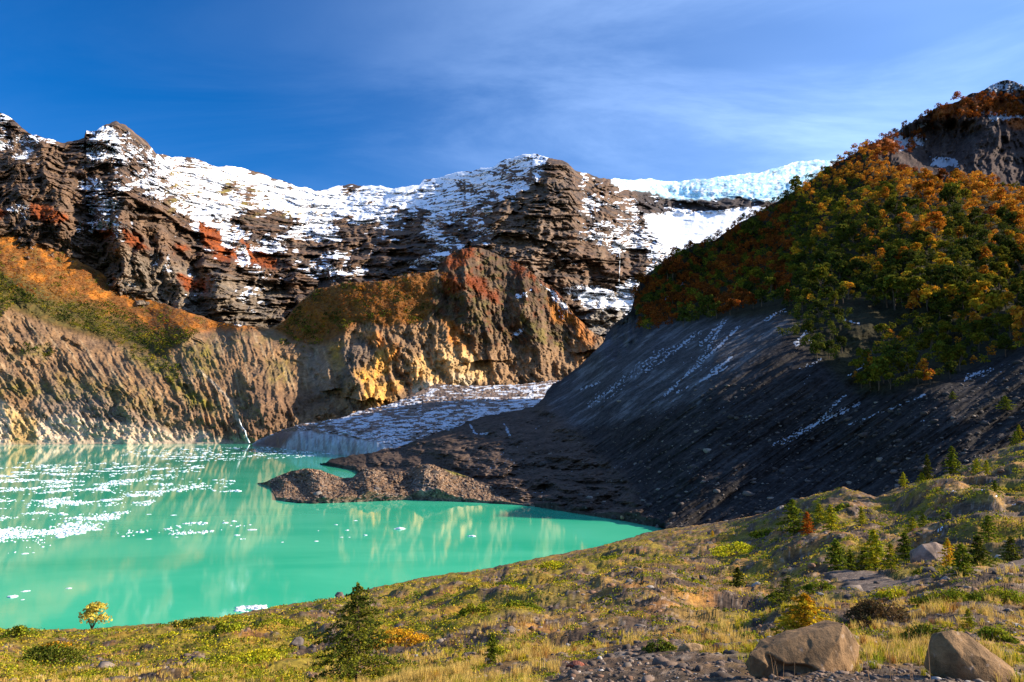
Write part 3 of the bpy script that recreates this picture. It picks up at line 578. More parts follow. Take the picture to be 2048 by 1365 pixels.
paint(poly(px, py, [(820, 960), (860, 955), (870, 985), (840, 990)], 12), (0.27, 0.22, 0.18), 0.6); paint(poly(px, py, [(515, 1030), (1180, 1030), (1180, 1014), (1031, 1006), (826, 996), (655, 1003), (560, 1000)], 3), (0.20, 0.15, 0.12), 0.6)
paint(poly(px, py, [(890, 938), (915, 946), (935, 955), (905, 948)], 4), (0.20, 0.19, 0.03), 0.9)
H4.build('gravel_spit', MT_SCREE, C, None, back=(6, 90, 0.45), foot=6)

# ---------------------------------------------------------------- near ground (the crest and flank of the moraine)
TOP6 = [(-900, 1285), (0, 1263), (180, 1259), (300, 1251), (430, 1240), (560, 1212), (700, 1190), (760, 1176), (850, 1156), (950, 1140), (1100, 1112), (1200, 1092), (1290, 1068), (1330, 1059), (1400, 1052),
        (1450, 1042), (1500, 1034), (1580, 1009), (1630, 992), (1660, 984), (1687, 981), (1714, 989), (1751, 996), (1794, 978), (1840, 962), (1875, 955), (1928, 932), (1968, 912), (2048, 884), (2150, 850), (2600, 740), (2900, 700)]
BOT6 = [(-900, 2300), (2900, 2300)]
c = [(-800, 1283, 110), (0, 1263, 115.5), (300, 1251, 119), (560, 1212, 131.5), (700, 1190, 140), (850, 1156, 156), (950, 1140, 164), (1100, 1112, 182), (1200, 1092, 197), (1290, 1068, 219), (1400, 1052, 205), (1500, 1034, 180), (1580, 1009, 155),
     (1687, 981, 132), (1751, 996, 122), (1850, 960, 125), (1968, 912, 128), (2048, 884, 130), (2600, 740, 120), (2900, 700, 120), (-800, 1365, 34), (0, 1365, 30), (400, 1365, 24), (710, 1365, 20), (1024, 1365, 12.5), (1500, 1365, 8.8), (2048, 1365, 7.6), (2700, 1365, 7),
     (300, 1300, 60), (700, 1280, 42), (1000, 1250, 38), (1300, 1200, 45), (1620, 1290, 13.5), (1500, 1180, 60), (1800, 1160, 42), (1720, 1150, 50), (2048, 1200, 24), (2048, 1100, 48), (2048, 1000, 80), (1900, 1000, 95), (1700, 1080, 80),
     (1400, 1120, 105), (1100, 1180, 85), (1950, 1280, 12.5), (2600, 1100, 45), (0, 1900, 5), (1024, 1900, 3.1), (2048, 1900, 3), (0, 2300, 3), (1024, 2300, 2.0), (2048, 2300, 2.0), (-800, 2300, 3.5), (2800, 2300, 2.1), (2800, 1900, 3), (-800, 1900, 6)]
K = Layer(-900, 2900, 1500, 620, TOP6, BOT6, c)
# denser rows towards the crest
s_ = np.linspace(0, 1, 620) ** 0.62; K.T = s_
K.py = K.bot[None] + (K.top - K.bot)[None] * s_[:, None]; K.D = tps(c)(K.px, K.py); K.P = at(K.px, K.py, K.D)
def kpt(px, py, G=None):
    G = K.P if G is None else G
    px = np.asarray(px, float); py = np.asarray(py, float)
    cx = np.clip((px - K.X[0]) / (K.X[1] - K.X[0]), 0, len(K.X) - 1.001)
    tp = np.interp(px, K.X, K.top); bt = np.interp(px, K.X, K.bot)
    r = np.clip(np.interp(np.clip((bt - py) / (bt - tp), 0, 1), K.T, np.arange(len(K.T))), 0, len(K.T) - 1.001)
    i = r.astype(int); j = cx.astype(int); fi = (r - i)[..., None]; fj = (cx - j)[..., None]
    return (G[i, j] * (1 - fi) * (1 - fj) + G[i + 1, j] * fi * (1 - fj) + G[i, j + 1] * (1 - fi) * fj + G[i + 1, j + 1] * fi * fj)
px, py = K.px, K.py; x, y = K.P[..., 0].copy(), K.P[..., 1].copy()
path = poly(px + 6 * fbm(px / 40, py / 40, 3, 5), py + 3 * fbm(px / 30, py / 20, 3, 6), [(1640, 1140), (1690, 1136), (1740, 1140), (1790, 1155), (1850, 1166), (1900, 1168), (1960, 1150), (2048, 1110), (2200, 1060), (2200, 1100), (2048, 1150), (1960, 1180), (1880, 1184), (1800, 1180), (1740, 1192), (1700, 1180), (1690, 1165)], 6)
sc = np.clip(y / 60, 0.08, 1.0); edge = ss(K.top[None] + 0, K.top[None] + 25, py)
hz = sc * (2.1 * fbm(x / 16, y / 16, 4, 211) + 1.3 * (rid(x / 9, y / 11, 3, 212) - 0.6)) * (1 - 0.85 * path) * (0.25 + 0.75 * edge)
hz += 0.11 * fbm(x / 1.3, y / 1.3, 4, 213) * np.clip(y / 12, .5, 2) * (1 - 0.6 * path) + 0.035 * fbm(x / .25, y / .25, 2, 214) * (y < 30)
hz += 1.9 * poly(px, py, [(1800, 1010), (1850, 985), (1920, 985), (1975, 1005), (2000, 1020), (1900, 1030)], 16) + 1.0 * poly(px, py, [(1580, 1012), (1690, 978), (1740, 1000), (1640, 1030)], 12)
K.P[..., 2] += hz
n = grid_normals(K.P)
C = np.empty(K.P.shape); C[:] = (0.095, 0.060, 0.036); GB = poly(px + 14 * fbm(px / 30, py / 14, 3, 7), py + 6 * fbm(px / 30, py / 14, 3, 8), [(1090, 1350), (1300, 1334), (1480, 1338), (1760, 1336), (2100, 1330), (2900, 1330), (2900, 2300), (900, 2300)], 5)
f1 = fbm(x / 6, y / 6, 5, 221) + 0.25 * fbm(x / 25, y / 25, 2, 222); f2 = fbm(x / 2.2, y / 3.2, 5, 223)
paint(ss(-0.05, 0.35, f2), (0.055, 0.038, 0.028), 0.8)
straw = ss(-0.05, 0.3, fbm(x / 3.5 + 7, y / 5, 5, 224)) * (1 - path) * (1 - 0.8 * GB); paint(straw, (0.34, 0.20, 0.045), 0.6)
leftg = ss(1500, 300, px) * 0.22
grn = ss(0.02, 0.25, f1 + leftg - 0.02 + 0.12 * poly(px, py, [(800, 1180), (1400, 1070), (1640, 1030), (1640, 1080), (1200, 1160), (900, 1230)], 30)) * (1 - path)
grn *= 1 - 0.92 * GB; grn *= 1 - 0.8 * poly(px, py, [(1080, 1230), (1300, 1150), (1480, 1160), (1420, 1365), (1050, 1365)], 40)
paint(grn, (0.21, 0.165, 0.014), 0.8)
paint(GB * ss(-0.1, 0.3, fbm(x / .3, y / .4, 4, 229)), (0.12, 0.085, 0.062), 0.8)
paint(ss(0.15, 0.4, fbm(x / 5 + 3, y / 6, 4, 226)) * (1 - path) * (1 - GB), (0.40, 0.17, 0.02), 0.35)
paint(path, (0.125, 0.095, 0.082), 0.9)
paint(ss(0.25, 0.33, fbm(x / .5, y / .8, 2, 227)) * (1 - grn), (0.30, 0.25, 0.21), 0.5)
C = C * np.array([1.05, 0.97, 0.85]); GRN = grn; PATHM = path; STRAW = straw
sb = -1 + 0.75 * poly(px, py, [(1850, 990), (2048, 1000), (2200, 980), (2200, 1060), (2048, 1060), (1950, 1070), (1860, 1100), (1880, 1040)], 20)
sn = ss(0.45, 0.6, 0.45 + sb + 0.7 * fbm(x / 1.5, y / 2, 4, 228))
K.build('moraine_ground', MT_GRAVEL, C, sn, back=(2, 50, 0.75), foot=0.0)
# ground behind and beside the viewpoint
gx, gy = np.meshgrid(np.linspace(-60, 60, 90), np.linspace(-60, 4.5, 60))
gp = np.stack([gx, gy, 33.0 + 0 * gx - 0.04 * np.abs(gx) + 0.3 * fbm(gx / 9, gy / 9, 3, 5) - 1.6 * ss(-2, 4.5, gy)], -1)
tag(mesh_obj('rear_ground', gp, grid_faces(60, 90), MT_GRAVEL, attrs={'tint': np.tile([0.125, 0.09, 0.066], (5400, 1)), 'snow': np.zeros(5400)}), kind='structure')

# ---------------------------------------------------------------- lake
m = bpy.data.materials.new('glacial_water'); m.use_nodes = True; nt = m.node_tree; L = nt.links; b_ = nt.nodes['Principled BSDF']
tcn = nt.nodes.new('ShaderNodeTexCoord'); mp = N(nt, 'ShaderNodeMapping'); mp.inputs['Scale'].default_value = (0.35, 1, 1); L.new(tcn.outputs['Object'], mp.inputs[0])
nA = N(nt, 'ShaderNodeTexNoise', i_Scale=0.9, i_Detail=6, i_Roughness=0.6); L.new(mp.outputs[0], nA.inputs[0])
nB = N(nt, 'ShaderNodeTexNoise', i_Scale=0.02, i_Detail=5, i_Roughness=0.6, i_Distortion=0.6); L.new(mp.outputs[0], nB.inputs[0])
bp = N(nt, 'ShaderNodeBump', i_Strength=0.04, i_Distance=0.08); L.new(nA.outputs[0], bp.inputs['Height']); L.new(bp.outputs[0], b_.inputs['Normal'])
L.new(mixc(nt, ramp(nt, nB.outputs[0], 0.35, 0.65), (0.035, 0.47, 0.26), (0.085, 0.56, 0.32)), b_.inputs['Base Color'])
b_.inputs['Roughness'].default_value = 0.04; b_.inputs['IOR'].default_value = 1.33
gx, gy = np.meshgrid(np.linspace(-1600, 900, 60), np.linspace(40, 1500, 60))
tag(mesh_obj('lake_water', np.stack([gx, gy, gx * 0], -1), grid_faces(60, 60), m), kind='structure')

# ================================================================ plants
def foliage_mat(name, rnd=0.25, trans=0.3):
    m = bpy.data.materials.new(name); m.use_nodes = True; nt = m.node_tree; L = nt.links; nt.nodes.clear()
    a = N(nt, 'ShaderNodeAttribute', attribute_name='tint'); oi = nt.nodes.new('ShaderNodeObjectInfo')
    f = nt.nodes.new('ShaderNodeMapRange'); L.new(oi.outputs['Random'], f.inputs[0]); f.inputs[3].default_value = 1 - rnd; f.inputs[4].default_value = 1 + rnd
    vm = nt.nodes.new('ShaderNodeVectorMath'); vm.operation = 'SCALE'; L.new(a.outputs['Color'], vm.inputs[0]); L.new(f.outputs[0], vm.inputs['Scale'])
    tcn = nt.nodes.new('ShaderNodeTexCoord'); nz_ = N(nt, 'ShaderNodeTexNoise', i_Scale=9.0, i_Detail=3); L.new(tcn.outputs['Object'], nz_.inputs[0])
    vm2 = nt.nodes.new('ShaderNodeVectorMath'); vm2.operation = 'SCALE'; L.new(vm.outputs[0], vm2.inputs[0]); L.new(ramp(nt, nz_.outputs[0], 0.3, 0.7, 0.75, 1.25), vm2.inputs['Scale'])
    d = nt.nodes.new('ShaderNodeBsdfDiffuse'); t = nt.nodes.new('ShaderNodeBsdfTranslucent'); L.new(vm2.outputs[0], d.inputs[0]); L.new(vm2.outputs[0], t.inputs[0])
    mx = nt.nodes.new('ShaderNodeMixShader'); mx.inputs[0].default_value = trans; L.new(d.outputs[0], mx.inputs[1]); L.new(t.outputs[0], mx.inputs[2])
    o = nt.nodes.new('ShaderNodeOutputMaterial'); L.new(mx.outputs[0], o.inputs[0]); return m
M_LEAF = foliage_mat('leaves'); M_GRASS = foliage_mat('grass_blades', 0.0, 0.35)
def plain_mat(name, col, rough=0.9, scale=3.0, var=0.35, bump=0.6, dist=0.05):
    m = bpy.data.materials.new(name); m.use_nodes = True; nt = m.node_tree; L = nt.links; b = nt.nodes['Principled BSDF']
    tcn = nt.nodes.new('ShaderNodeTexCoord'); n = N(nt, 'ShaderNodeTexNoise', i_Scale=scale, i_Detail=9, i_Roughness=0.7); L.new(tcn.outputs['Object'], n.inputs[0])
    n3 = N(nt, 'ShaderNodeTexNoise', i_Scale=scale * 0.25, i_Detail=4); L.new(tcn.outputs['Object'], n3.inputs[0])
    c1 = tuple(v * (1 - var) for v in col); c2 = tuple(min(1, v * (1 + var)) for v in col)
    c = mixc(nt, ramp(nt, n.outputs[0], 0.35, 0.65), c1, c2); c = mixc(nt, ramp(nt, n3.outputs[0], 0.35, 0.7, 0, 0.5), c, tuple(v * 0.7 for v in col))
    L.new(c, b.inputs['Base Color'])
    b.inputs['Roughness'].default_value = rough; b.inputs['Specular IOR Level'].default_value = 0.25
    bp = N(nt, 'ShaderNodeBump', i_Strength=bump, i_Distance=dist); L.new(n.outputs[0], bp.inputs['Height']); L.new(bp.outputs[0], b.inputs['Normal']); return m
M_BARK = plain_mat('bark', (0.11, 0.075, 0.05), scale=12)

def quads(Pc, Nn, w, h, r):                  # leaf quads at Pc facing Nn
    n = len(Pc); a = r.normal(size=(n, 3)); t = np.cross(Nn, a); t /= np.linalg.norm(t, axis=1, keepdims=True) + 1e-9
    b = np.cross(Nn, t); w = np.broadcast_to(w, n)[:, None]; h = np.broadcast_to(h, n)[:, None]
    V = np.stack([Pc - t * w, Pc - b * h * 0.9, Pc + t * w, Pc + b * h], 1)
    return V.reshape(-1, 3), np.arange(4 * n).reshape(n, 4)
def cloud(lobes, n, size, r, base, var=0.25, low=0.0):
    lobes = np.array(lobes, float); wt = lobes[:, 3] ** 2; k = r.choice(len(lobes), n, p=wt / wt.sum())
    d = r.normal(size=(n, 3)); d /= np.linalg.norm(d, axis=1, keepdims=True); d[:, 2] = np.where(d[:, 2] < -0.3, -d[:, 2], d[:, 2])
    rad = r.uniform(0.6, 1.05, n)[:, None] * lobes[k, 3:4]; rr = np.stack([lobes[k, 3], lobes[k, 3], lobes[k, 4]], 1)
    Pc = lobes[k, :3] + d * rr * r.uniform(0.65, 1.08, n)[:, None]
    nn = d + 0.7 * r.normal(size=(n, 3)); nn /= np.linalg.norm(nn, axis=1, keepdims=True)
    V, Fq = quads(Pc, nn, size * r.uniform(0.6, 1.3, n), size * r.uniform(0.6, 1.3, n), r)
    base = np.asarray(base, float); 
    lc = base[None] if base.ndim == 1 else base[r.integers(0, len(base), len(lobes))][k]
    c = lc * np.exp(r.normal(0, var, (n, 1))) * (1 + r.normal(0, 0.08, (n, 3)))
    return V, Fq, np.repeat(np.clip(c, 0.003, 0.9), 4, 0)
def tube(pts, rads, k=6):
    pts = np.array(pts, float); V, Fq = [], []
    for i, (p, r_) in enumerate(zip(pts, rads)):
        d = pts[min(i + 1, len(pts) - 1)] - pts[max(i - 1, 0)]; d /= np.linalg.norm(d) + 1e-9
        a = np.cross(d, [0.3, 0.9, 0.1]); a /= np.linalg.norm(a) + 1e-9; b = np.cross(d, a)
        for j in range(k):
            t = 2 * math.pi * j / k; V.append(p + (a * math.cos(t) + b * math.sin(t)) * r_)
        if i: 
            for j in range(k): Fq.append([(i - 1) * k + j, (i - 1) * k + (j + 1) % k, i * k + (j + 1) % k, i * k + j])
    return np.array(V), np.array(Fq)
def merge(parts):
    V, Fq, Cc, o = [], [], [], 0
    for p in parts:
        V.append(p[0]); Fq.append(p[1] + o); o += len(p[0])
        if len(p) > 2: Cc.append(p[2])
    return (np.concatenate(V), np.concatenate(Fq)) + ((np.concatenate(Cc),) if Cc else ())
def mk_mesh(name, data, mat):
    o = mesh_obj(name, data[0], data[1], mat, attrs={'tint': data[2]} if len(data) > 2 else None, smooth=False); me = o.data; bpy.data.objects.remove(o); return me
def link(name, me, parent=None):
    o = bpy.data.objects.new(name, me); COL.objects.link(o); o.parent = parent; return o

# ---- round-crowned forest trees (height 1)
PAL = {'green': [(0.050, 0.060, 0.010), (0.075, 0.080, 0.011), (0.035, 0.046, 0.010)], 'olive': [(0.13, 0.12, 0.012), (0.18, 0.14, 0.012), (0.09, 0.095, 0.012)],
       'orange': [(0.42, 0.15, 0.014), (0.36, 0.11, 0.012), (0.46, 0.20, 0.02)], 'yellow': [(0.42, 0.27, 0.02), (0.50, 0.24, 0.018), (0.30, 0.23, 0.02)],
       'rust': [(0.17, 0.045, 0.010), (0.24, 0.065, 0.010), (0.12, 0.040, 0.010)]}  # rust tones lowered to deepen the shade on the left flank
def round_tree(r, pal, n=420):
    lob = [(0, 0, 0.62, 0.26, 0.24)]
    for k in range(r.integers(7, 10)):
        a = r.uniform(0, 6.28); rr = r.uniform(0.12, 0.30); z = r.uniform(0.30, 0.86); q = r.uniform(0.11, 0.19)
        lob.append((rr * math.cos(a) * (1.15 - 0.5 * z), rr * math.sin(a) * (1.15 - 0.5 * z), z, q, q * r.uniform(0.7, 0.95)))
    cr = cloud(lob, n, 0.052, r, PAL[pal])
    tr = [tube([(0, 0, -0.08), (0.01, 0, 0.2), (0.0, 0.02, 0.5)], (0.03, 0.022, 0.010), 5)]
    for k in range(4):
        a = r.uniform(0, 6.28); tr.append(tube([(0, 0, 0.25 + 0.05 * k), (0.12 * math.cos(a), 0.12 * math.sin(a), 0.45 + 0.06 * k), (0.2 * math.cos(a), 0.2 * math.sin(a), 0.58 + 0.07 * k)], (0.014, 0.009, 0.004), 4))
    return cr, merge(tr)
TP = {}
for ki in PAL:
    TP[ki] = []
    for v in range(3):
        r = np.random.default_rng(hash_ := 100 + v + 10 * list(PAL).index(ki)); cr, tr = round_tree(r, ki)
        TP[ki].append((mk_mesh('crown', cr, M_LEAF), mk_mesh('trunk', tr, M_BARK), round_tree(r, ki, 150)[0]))

def inpoly(x, y, pg):
    return poly(np.atleast_1d(np.asarray(x, float)), np.atleast_1d(np.asarray(y, float)), pg, 0.01) > 0.5
def darts(x0, x1, y0, y1, n, fmask, frad, r):
    cell = 30.0; grid = {}; out = []
    X = r.uniform(x0, x1, n); Y = r.uniform(y0, y1, n); ok = fmask(X, Y); X = X[ok]; Y = Y[ok]; Rr = frad(X, Y)
    for a, b, c_ in zip(X, Y, Rr):
        i, j = int(a // cell), int(b // cell); good = True
        for ii in (i - 1, i, i + 1):
            for jj in (j - 1, j, j + 1):
                for (p, q) in grid.get((ii, jj), ()):
                    if (a - p) ** 2 + ((b - q) * 1.35) ** 2 < c_ * c_: good = False; break
                if not good: break
            if not good: break
        if good: grid.setdefault((i, j), []).append((a, b)); out.append((a, b))
    return np.array(out)
FOREST = [(1268, 600), (1290, 562), (1345, 516), (1432, 480), (1520, 428), (1604, 378), (1660, 338), (1722, 297), (1760, 300), (1790, 345), (1850, 352), (1900, 362), (1960, 352), (2048, 394), (2150, 420), (2150, 640), (2070, 668), (2048, 662),
          (2000, 655), (1900, 645), (1760, 625), (1700, 610), (1640, 640), (1560, 612), (1480, 625), (1400, 650), (1330, 660), (1280, 668)]
GROVE = [(1720, 720), (1790, 665), (1830, 640), (1900, 640), (2060, 660), (2130, 670), (2130, 700), (2048, 706), (2000, 722), (1960, 745), (1890, 765), (1800, 788), (1735, 785), (1700, 770)]
SCRUB = [(1560, 615), (1660, 620), (1700, 640), (1690, 720), (1660, 735), (1610, 715), (1560, 680), (1600, 660)]
r = np.random.default_rng(5)
PEAK = [(1722, 297), (1790, 266), (1862, 228), (1930, 200), (2060, 190), (2070, 240), (1960, 240), (1870, 262), (1820, 312), (1770, 315)]
def fm(X, Y): return inpoly(X, Y, FOREST) | (inpoly(X, Y, PEAK) & (fbm(X / 22, Y / 14, 3, 10) > -0.02)) | (inpoly(X, Y, GROVE) & (fbm(X / 30, Y / 22, 3, 8) > -0.22)) | (inpoly(X, Y, SCRUB) & (fbm(X / 24, Y / 18, 3, 9) > 0.02))
def depthE(X, Y): return E.pt(X, Y)[..., 1]
def fr(X, Y): return 6.1 * F / depthE(X, Y) * np.where(inpoly(X, Y, FOREST), 0.72, 0.60) * np.exp(0.35 * fbm(X / 14, Y / 14, 2, 12)) * (1 - 0.2 * (X < 1600))
TS = darts(1262, 2140, 188, 795, 42000, fm, fr, r)
TD = depthE(TS[:, 0], TS[:, 1]); TPOS = E.pt(TS[:, 0], TS[:, 1])
hh = 10.8 * np.exp(r.normal(0, 0.27, len(TS))); gr = inpoly(TS[:, 0], TS[:, 1], GROVE) | inpoly(TS[:, 0], TS[:, 1], SCRUB); hh = np.where(gr, hh * 0.66, hh)
vis = TS[:, 0] < 2075
order = np.argsort(-(hh * F / TD) - 1000 * vis)
def species(a, b, rr):
    if inpoly(a, b, PEAK)[0]: return 'rust'
    q = fbm(a / 45, b / 35, 3, 66) + rr.normal(0, 0.16)
    if inpoly(a, b, GROVE)[0]: return 'green' if q < -0.16 else ('olive' if q < 0.3 else 'orange')
    if inpoly(a, b, SCRUB)[0]: return 'green'
    if a < 1590 and b < 700: return 'rust' if q > -0.08 else ('green' if q < -0.2 else 'olive')  # shade of the left flank put into darker crown colours
    up = (b - (300 + (a - 1700) * 0.28)) / 150            # the upper edge has turned first
    if up < 0.45: return 'orange' if q > -0.2 else ('rust' if q > -0.3 else 'olive')
    if up < 1.0: return 'orange' if q > 0.14 else ('yellow' if q > 0.05 else ('olive' if q > -0.1 else 'green'))
    return 'yellow' if q > 0.30 else ('orange' if q > 0.24 else ('olive' if q > 0.03 else 'green'))
CLBL = {'green': 'dark green', 'olive': 'olive green', 'orange': 'orange autumn', 'yellow': 'golden yellow', 'rust': 'rust red'}
rest = []; used_ = 0
for c_, k in enumerate(order):
    a, b = TS[k]; sp_ = species(a, b, r); v = r.integers(0, 3); rot = r.uniform(0, 6.28); s_ = hh[k]; p = TPOS[k]
    if used_ < 300 and vis[k]:
        used_ += 1
        zone = 'on the high rocky peak at right' if inpoly(a, b, PEAK)[0] else 'in the low grove above the dark scree' if inpoly(a, b, GROVE)[0] else ('scattered at the top of the dark scree' if inpoly(a, b, SCRUB)[0] else 'in the forest on the right hillside')
        t = empty('forest_tree', p, rot, (s_, s_, s_ * (0.9 + 0.2 * r.random())))
        tag(t, f'round-crowned {CLBL[sp_]} tree {zone}', 'tree', f'{CLBL[sp_]} trees {zone}')
        link('trunk', TP[sp_][v][1], t); link('crown', TP[sp_][v][0], t)
    else:
        V, Fq, Cc = TP[sp_][v][2]; ca, sa = math.cos(rot), math.sin(rot)
        V = (V * [1, 1, 1]) @ np.array([[ca, sa, 0], [-sa, ca, 0], [0, 0, 1]]) * s_ * 1.05 + p
        rest.append((V, Fq, Cc * r.uniform(0.75, 1.25)))
d_ = merge(rest)
tag(mesh_obj('distant_forest', d_[0], d_[1], M_LEAF, attrs={'tint': d_[2]}, smooth=False), 'rust, orange and green autumn forest on the high flank of the right hillside', 'forest', kind='stuff')

# ---- scrub forests on the far slope: tiny crowns nobody could count
APRON = [(-500, 405), (-100, 435), (0, 452), (60, 478), (130, 512), (200, 552), (270, 596), (340, 618), (420, 645), (480, 656), (400, 662), (370, 690), (325, 700), (240, 680), (180, 665), (110, 640), (80, 612), (30, 606), (0, 640), (-500, 640)]
KNOB = [(548, 657), (575, 645), (604, 606), (630, 584), (696, 569), (771, 564), (812, 550), (866, 548), (872, 570), (862, 610), (850, 645), (820, 655), (790, 640), (770, 655), (730, 640), (700, 650), (690, 665), (650, 668), (640, 690), (600, 690), (575, 672)]
r = np.random.default_rng(15)
allp = [APRON, KNOB] + SHR
def am(X, Y):
    o = np.zeros(len(X), bool)
    wx_ = X + 5 * fbm(X / 12, Y / 12, 3, 3); wy_ = Y + 5 * fbm(X / 12, Y / 12, 3, 4)
    for pg in allp: o |= inpoly(wx_, wy_, pg)
    o |= (inpoly(X, Y, [(50, 690), (110, 695), (100, 715), (40, 712)]) | inpoly(X, Y, [(200, 660), (330, 700), (380, 760), (340, 770), (240, 700)]) | inpoly(X, Y, [(560, 680), (620, 690), (600, 705), (565, 700)])) & (fbm(X / 12, Y / 12, 2, 5) > 0.12)
    return o
def sr(X, Y):
    bare = (fbm((X - (Y - 500) * 1.4) / 22, Y / 60, 3, 7) > 0.42)
    return np.where(bare, 9.0, 3.6)
TSB = darts(-480, 1130, 395, 780, 90000, am, sr, r); pB = B.pt(TSB[:, 0], TSB[:, 1])
parts = []
q = fbm((TSB[:, 0] - (TSB[:, 1] - 500)) / 40, (TSB[:, 1] + TSB[:, 0] * 0.5) / 34, 4, 160) + r.normal(0, 0.1, len(TSB))
lowness = TSB[:, 1] - (470 + np.clip(TSB[:, 0], -300, 480) * 0.40)
isk = inpoly(TSB[:, 0], TSB[:, 1], KNOB)
for (a, b), p, q_, lo, kk_ in zip(TSB, pB, q, lowness, isk):
    if kk_: sp_ = 'rust' if q_ + (600 - b) * 0.006 > 0.10 else ('orange' if q_ + (650 - b) * 0.004 > -0.08 else ('olive' if q_ > -0.2 else 'green'))
    elif b > 660 or (a < 340 and lo > 74 + 26 * math.sin(a / 50)): sp_ = 'green' if q_ < 0.08 else 'olive'
    elif a > 900 or b < 545 and a > 880: sp_ = 'rust'
    else: sp_ = 'orange' if q_ > -0.02 else ('rust' if q_ > -0.42 else 'olive')
    big = sp_ in ('green', 'olive'); s_ = (9.0 if big else 5.5) * math.exp(r.normal(0, 0.2)); 
    cc = np.array(PAL[sp_][r.integers(0, 3)]) * (1.45 if sp_ == 'rust' else 1) * math.exp(r.normal(0, 0.15)) * ((1.35 if big else 1.0))
    parts.append(cloud([(p[0], p[1], p[2] + s_ * 0.25, s_ * 0.52, s_ * 0.5)], 13, s_ * 0.17, r, cc, 0.2))
d_ = merge(parts); 
tag(mesh_obj('scrub_forest', d_[0], d_[1], M_LEAF, attrs={'tint': d_[2]}, smooth=False), 'rust red and dark green scrub forest covering the slopes below the snowy cliffs', 'forest', kind='stuff')

# ---- saplings with tiers of flat drooping branches (height 1)
PALS = {'green': [(0.15, 0.18, 0.014), (0.21, 0.22, 0.016), (0.10, 0.13, 0.013)], 'dark': [(0.065, 0.080, 0.012), (0.085, 0.10, 0.013), (0.13, 0.13, 0.013)],
        'lime': [(0.34, 0.32, 0.018), (0.25, 0.27, 0.016), (0.44, 0.36, 0.018)], 'gold': [(0.70, 0.36, 0.02), (0.62, 0.42, 0.025), (0.50, 0.38, 0.025)], 'red': [(0.50, 0.13, 0.015), (0.42, 0.10, 0.012), (0.34, 0.16, 0.02)]}
def sapling(r, pal, nb=46, wide=0.42, leaf=0.016, per=26):
    pal = np.array(PALS[pal]); tr = [tube([(0, 0, -0.06), (0.01, 0, 0.3), (0.0, 0.01, 0.7), (0.005, 0, 1.0)], (0.017, 0.012, 0.006, 0.002), 6)]; cr = []
    for k in range(nb):
        t = (k + 0.6) / nb; z = 0.07 + 0.92 * t; a = k * 2.4 + r.uniform(-0.4, 0.4); Lb = wide * (1 - t) ** 0.75 * r.uniform(0.6, 1.1) * (0.75 + 0.35 * min(1, t * 5)) + 0.02
        d = np.array([math.cos(a), math.sin(a), 0]); rise = r.uniform(0.15, 0.55); s_ = np.linspace(0, 1, 6)
        pts = np.array([0, 0, z]) + d * (Lb * s_)[:, None]; pts[:, 2] += Lb * (rise * s_ - 0.35 * s_ ** 2)
        tr.append(tube(pts[::2], (0.0045, 0.003, 0.0015), 3))
        n = max(6, int(per * (Lb / wide + 0.2))); u = r.uniform(0.12, 1.05, n); c0 = np.array([0, 0, z]) + d * (Lb * u)[:, None]; c0[:, 2] += Lb * (rise * u - 0.35 * u ** 2)
        side = np.cross(d, [0, 0, 1]); c0 += side * (r.uniform(-1, 1, n) * 0.30 * Lb * (1.1 - u))[:, None]; c0[:, 2] += r.normal(0, 0.008, n)
        nn = np.array([0, 0, 1]) + 0.55 * r.normal(size=(n, 3)); nn /= np.linalg.norm(nn, axis=1, keepdims=True)
        V, Fq = quads(c0, nn, leaf * r.uniform(0.7, 1.5, n), leaf * r.uniform(0.5, 1.1, n), r)
        c = pal[r.integers(0, len(pal))] * np.exp(r.normal(0, 0.22, (n, 1))); cr.append((V, Fq, np.repeat(np.clip(c, 0, 0.9), 4, 0)))
    return merge(cr), merge(tr)
SP = {}
for ki in PALS:
    for v in range(2):
        r = np.random.default_rng(300 + v + 7 * list(PALS).index(ki)); c_, t_ = sapling(r, ki, 64, 0.44 if v else 0.37, 0.032, 28); SP[ki, v] = (mk_mesh('crown', c_, M_LEAF), mk_mesh('trunk', t_, M_BARK))
r = np.random.default_rng(77); c_, t_ = sapling(r, 'dark', 84, 0.50, 0.0125, 120); SP['big', 0] = (mk_mesh('crown', c_, M_LEAF), mk_mesh('trunk', t_, M_BARK))
r = np.random.default_rng(78); c_, t_ = sapling(r, 'gold', 80, 0.85, 0.032, 80); SP['goldwide', 0] = (mk_mesh('crown', c_, M_LEAF), mk_mesh('trunk', t_, M_BARK))
r = np.random.default_rng(79); c_, t_ = sapling(r, 'dark', 70, 0.80, 0.020, 70); SP['darkwide', 0] = (mk_mesh('crown', c_, M_LEAF), mk_mesh('trunk', t_, M_BARK))
def plant(kind, v, x_, y_, hpx, label, wd=1.0, group=None, layer=None):
    p = (kpt if layer is None else layer.pt)(x_, y_); s_ = hpx * p[1] / F * (1.03 if hpx > 60 else 1.16)
    t = empty('sapling', p, (x_ * 7.7) % 6.28, (s_ * wd, s_ * wd, s_)); tag(t, label, 'sapling', group)
    link('trunk', SP[kind, v][1], t); link('crown', SP[kind, v][0], t)
plant('big', 0, 712, 1372, 190, 'tall dark green sapling with flat drooping branches, alone at the bottom edge left of centre')
plant('goldwide', 0, 1612, 1277, 82, 'wide golden orange sapling right behind the long tan boulder')
plant('darkwide', 0, 1580, 1232, 72, 'bushy dark green sapling behind the golden one near the long boulder')
plant('dark', 0, 1477, 1183, 62, 'slender dark green sapling standing alone on the gravel left of the path')
plant('green', 0, 1907, 948, 50, 'full conical green sapling on the grassy skyline crest at right')
plant('lime', 1, 1955, 950, 30, 'small lime sapling just right of the skyline sapling')
plant('lime', 0, 1808, 977, 27, 'small bright lime sapling at the foot of the dark scree')
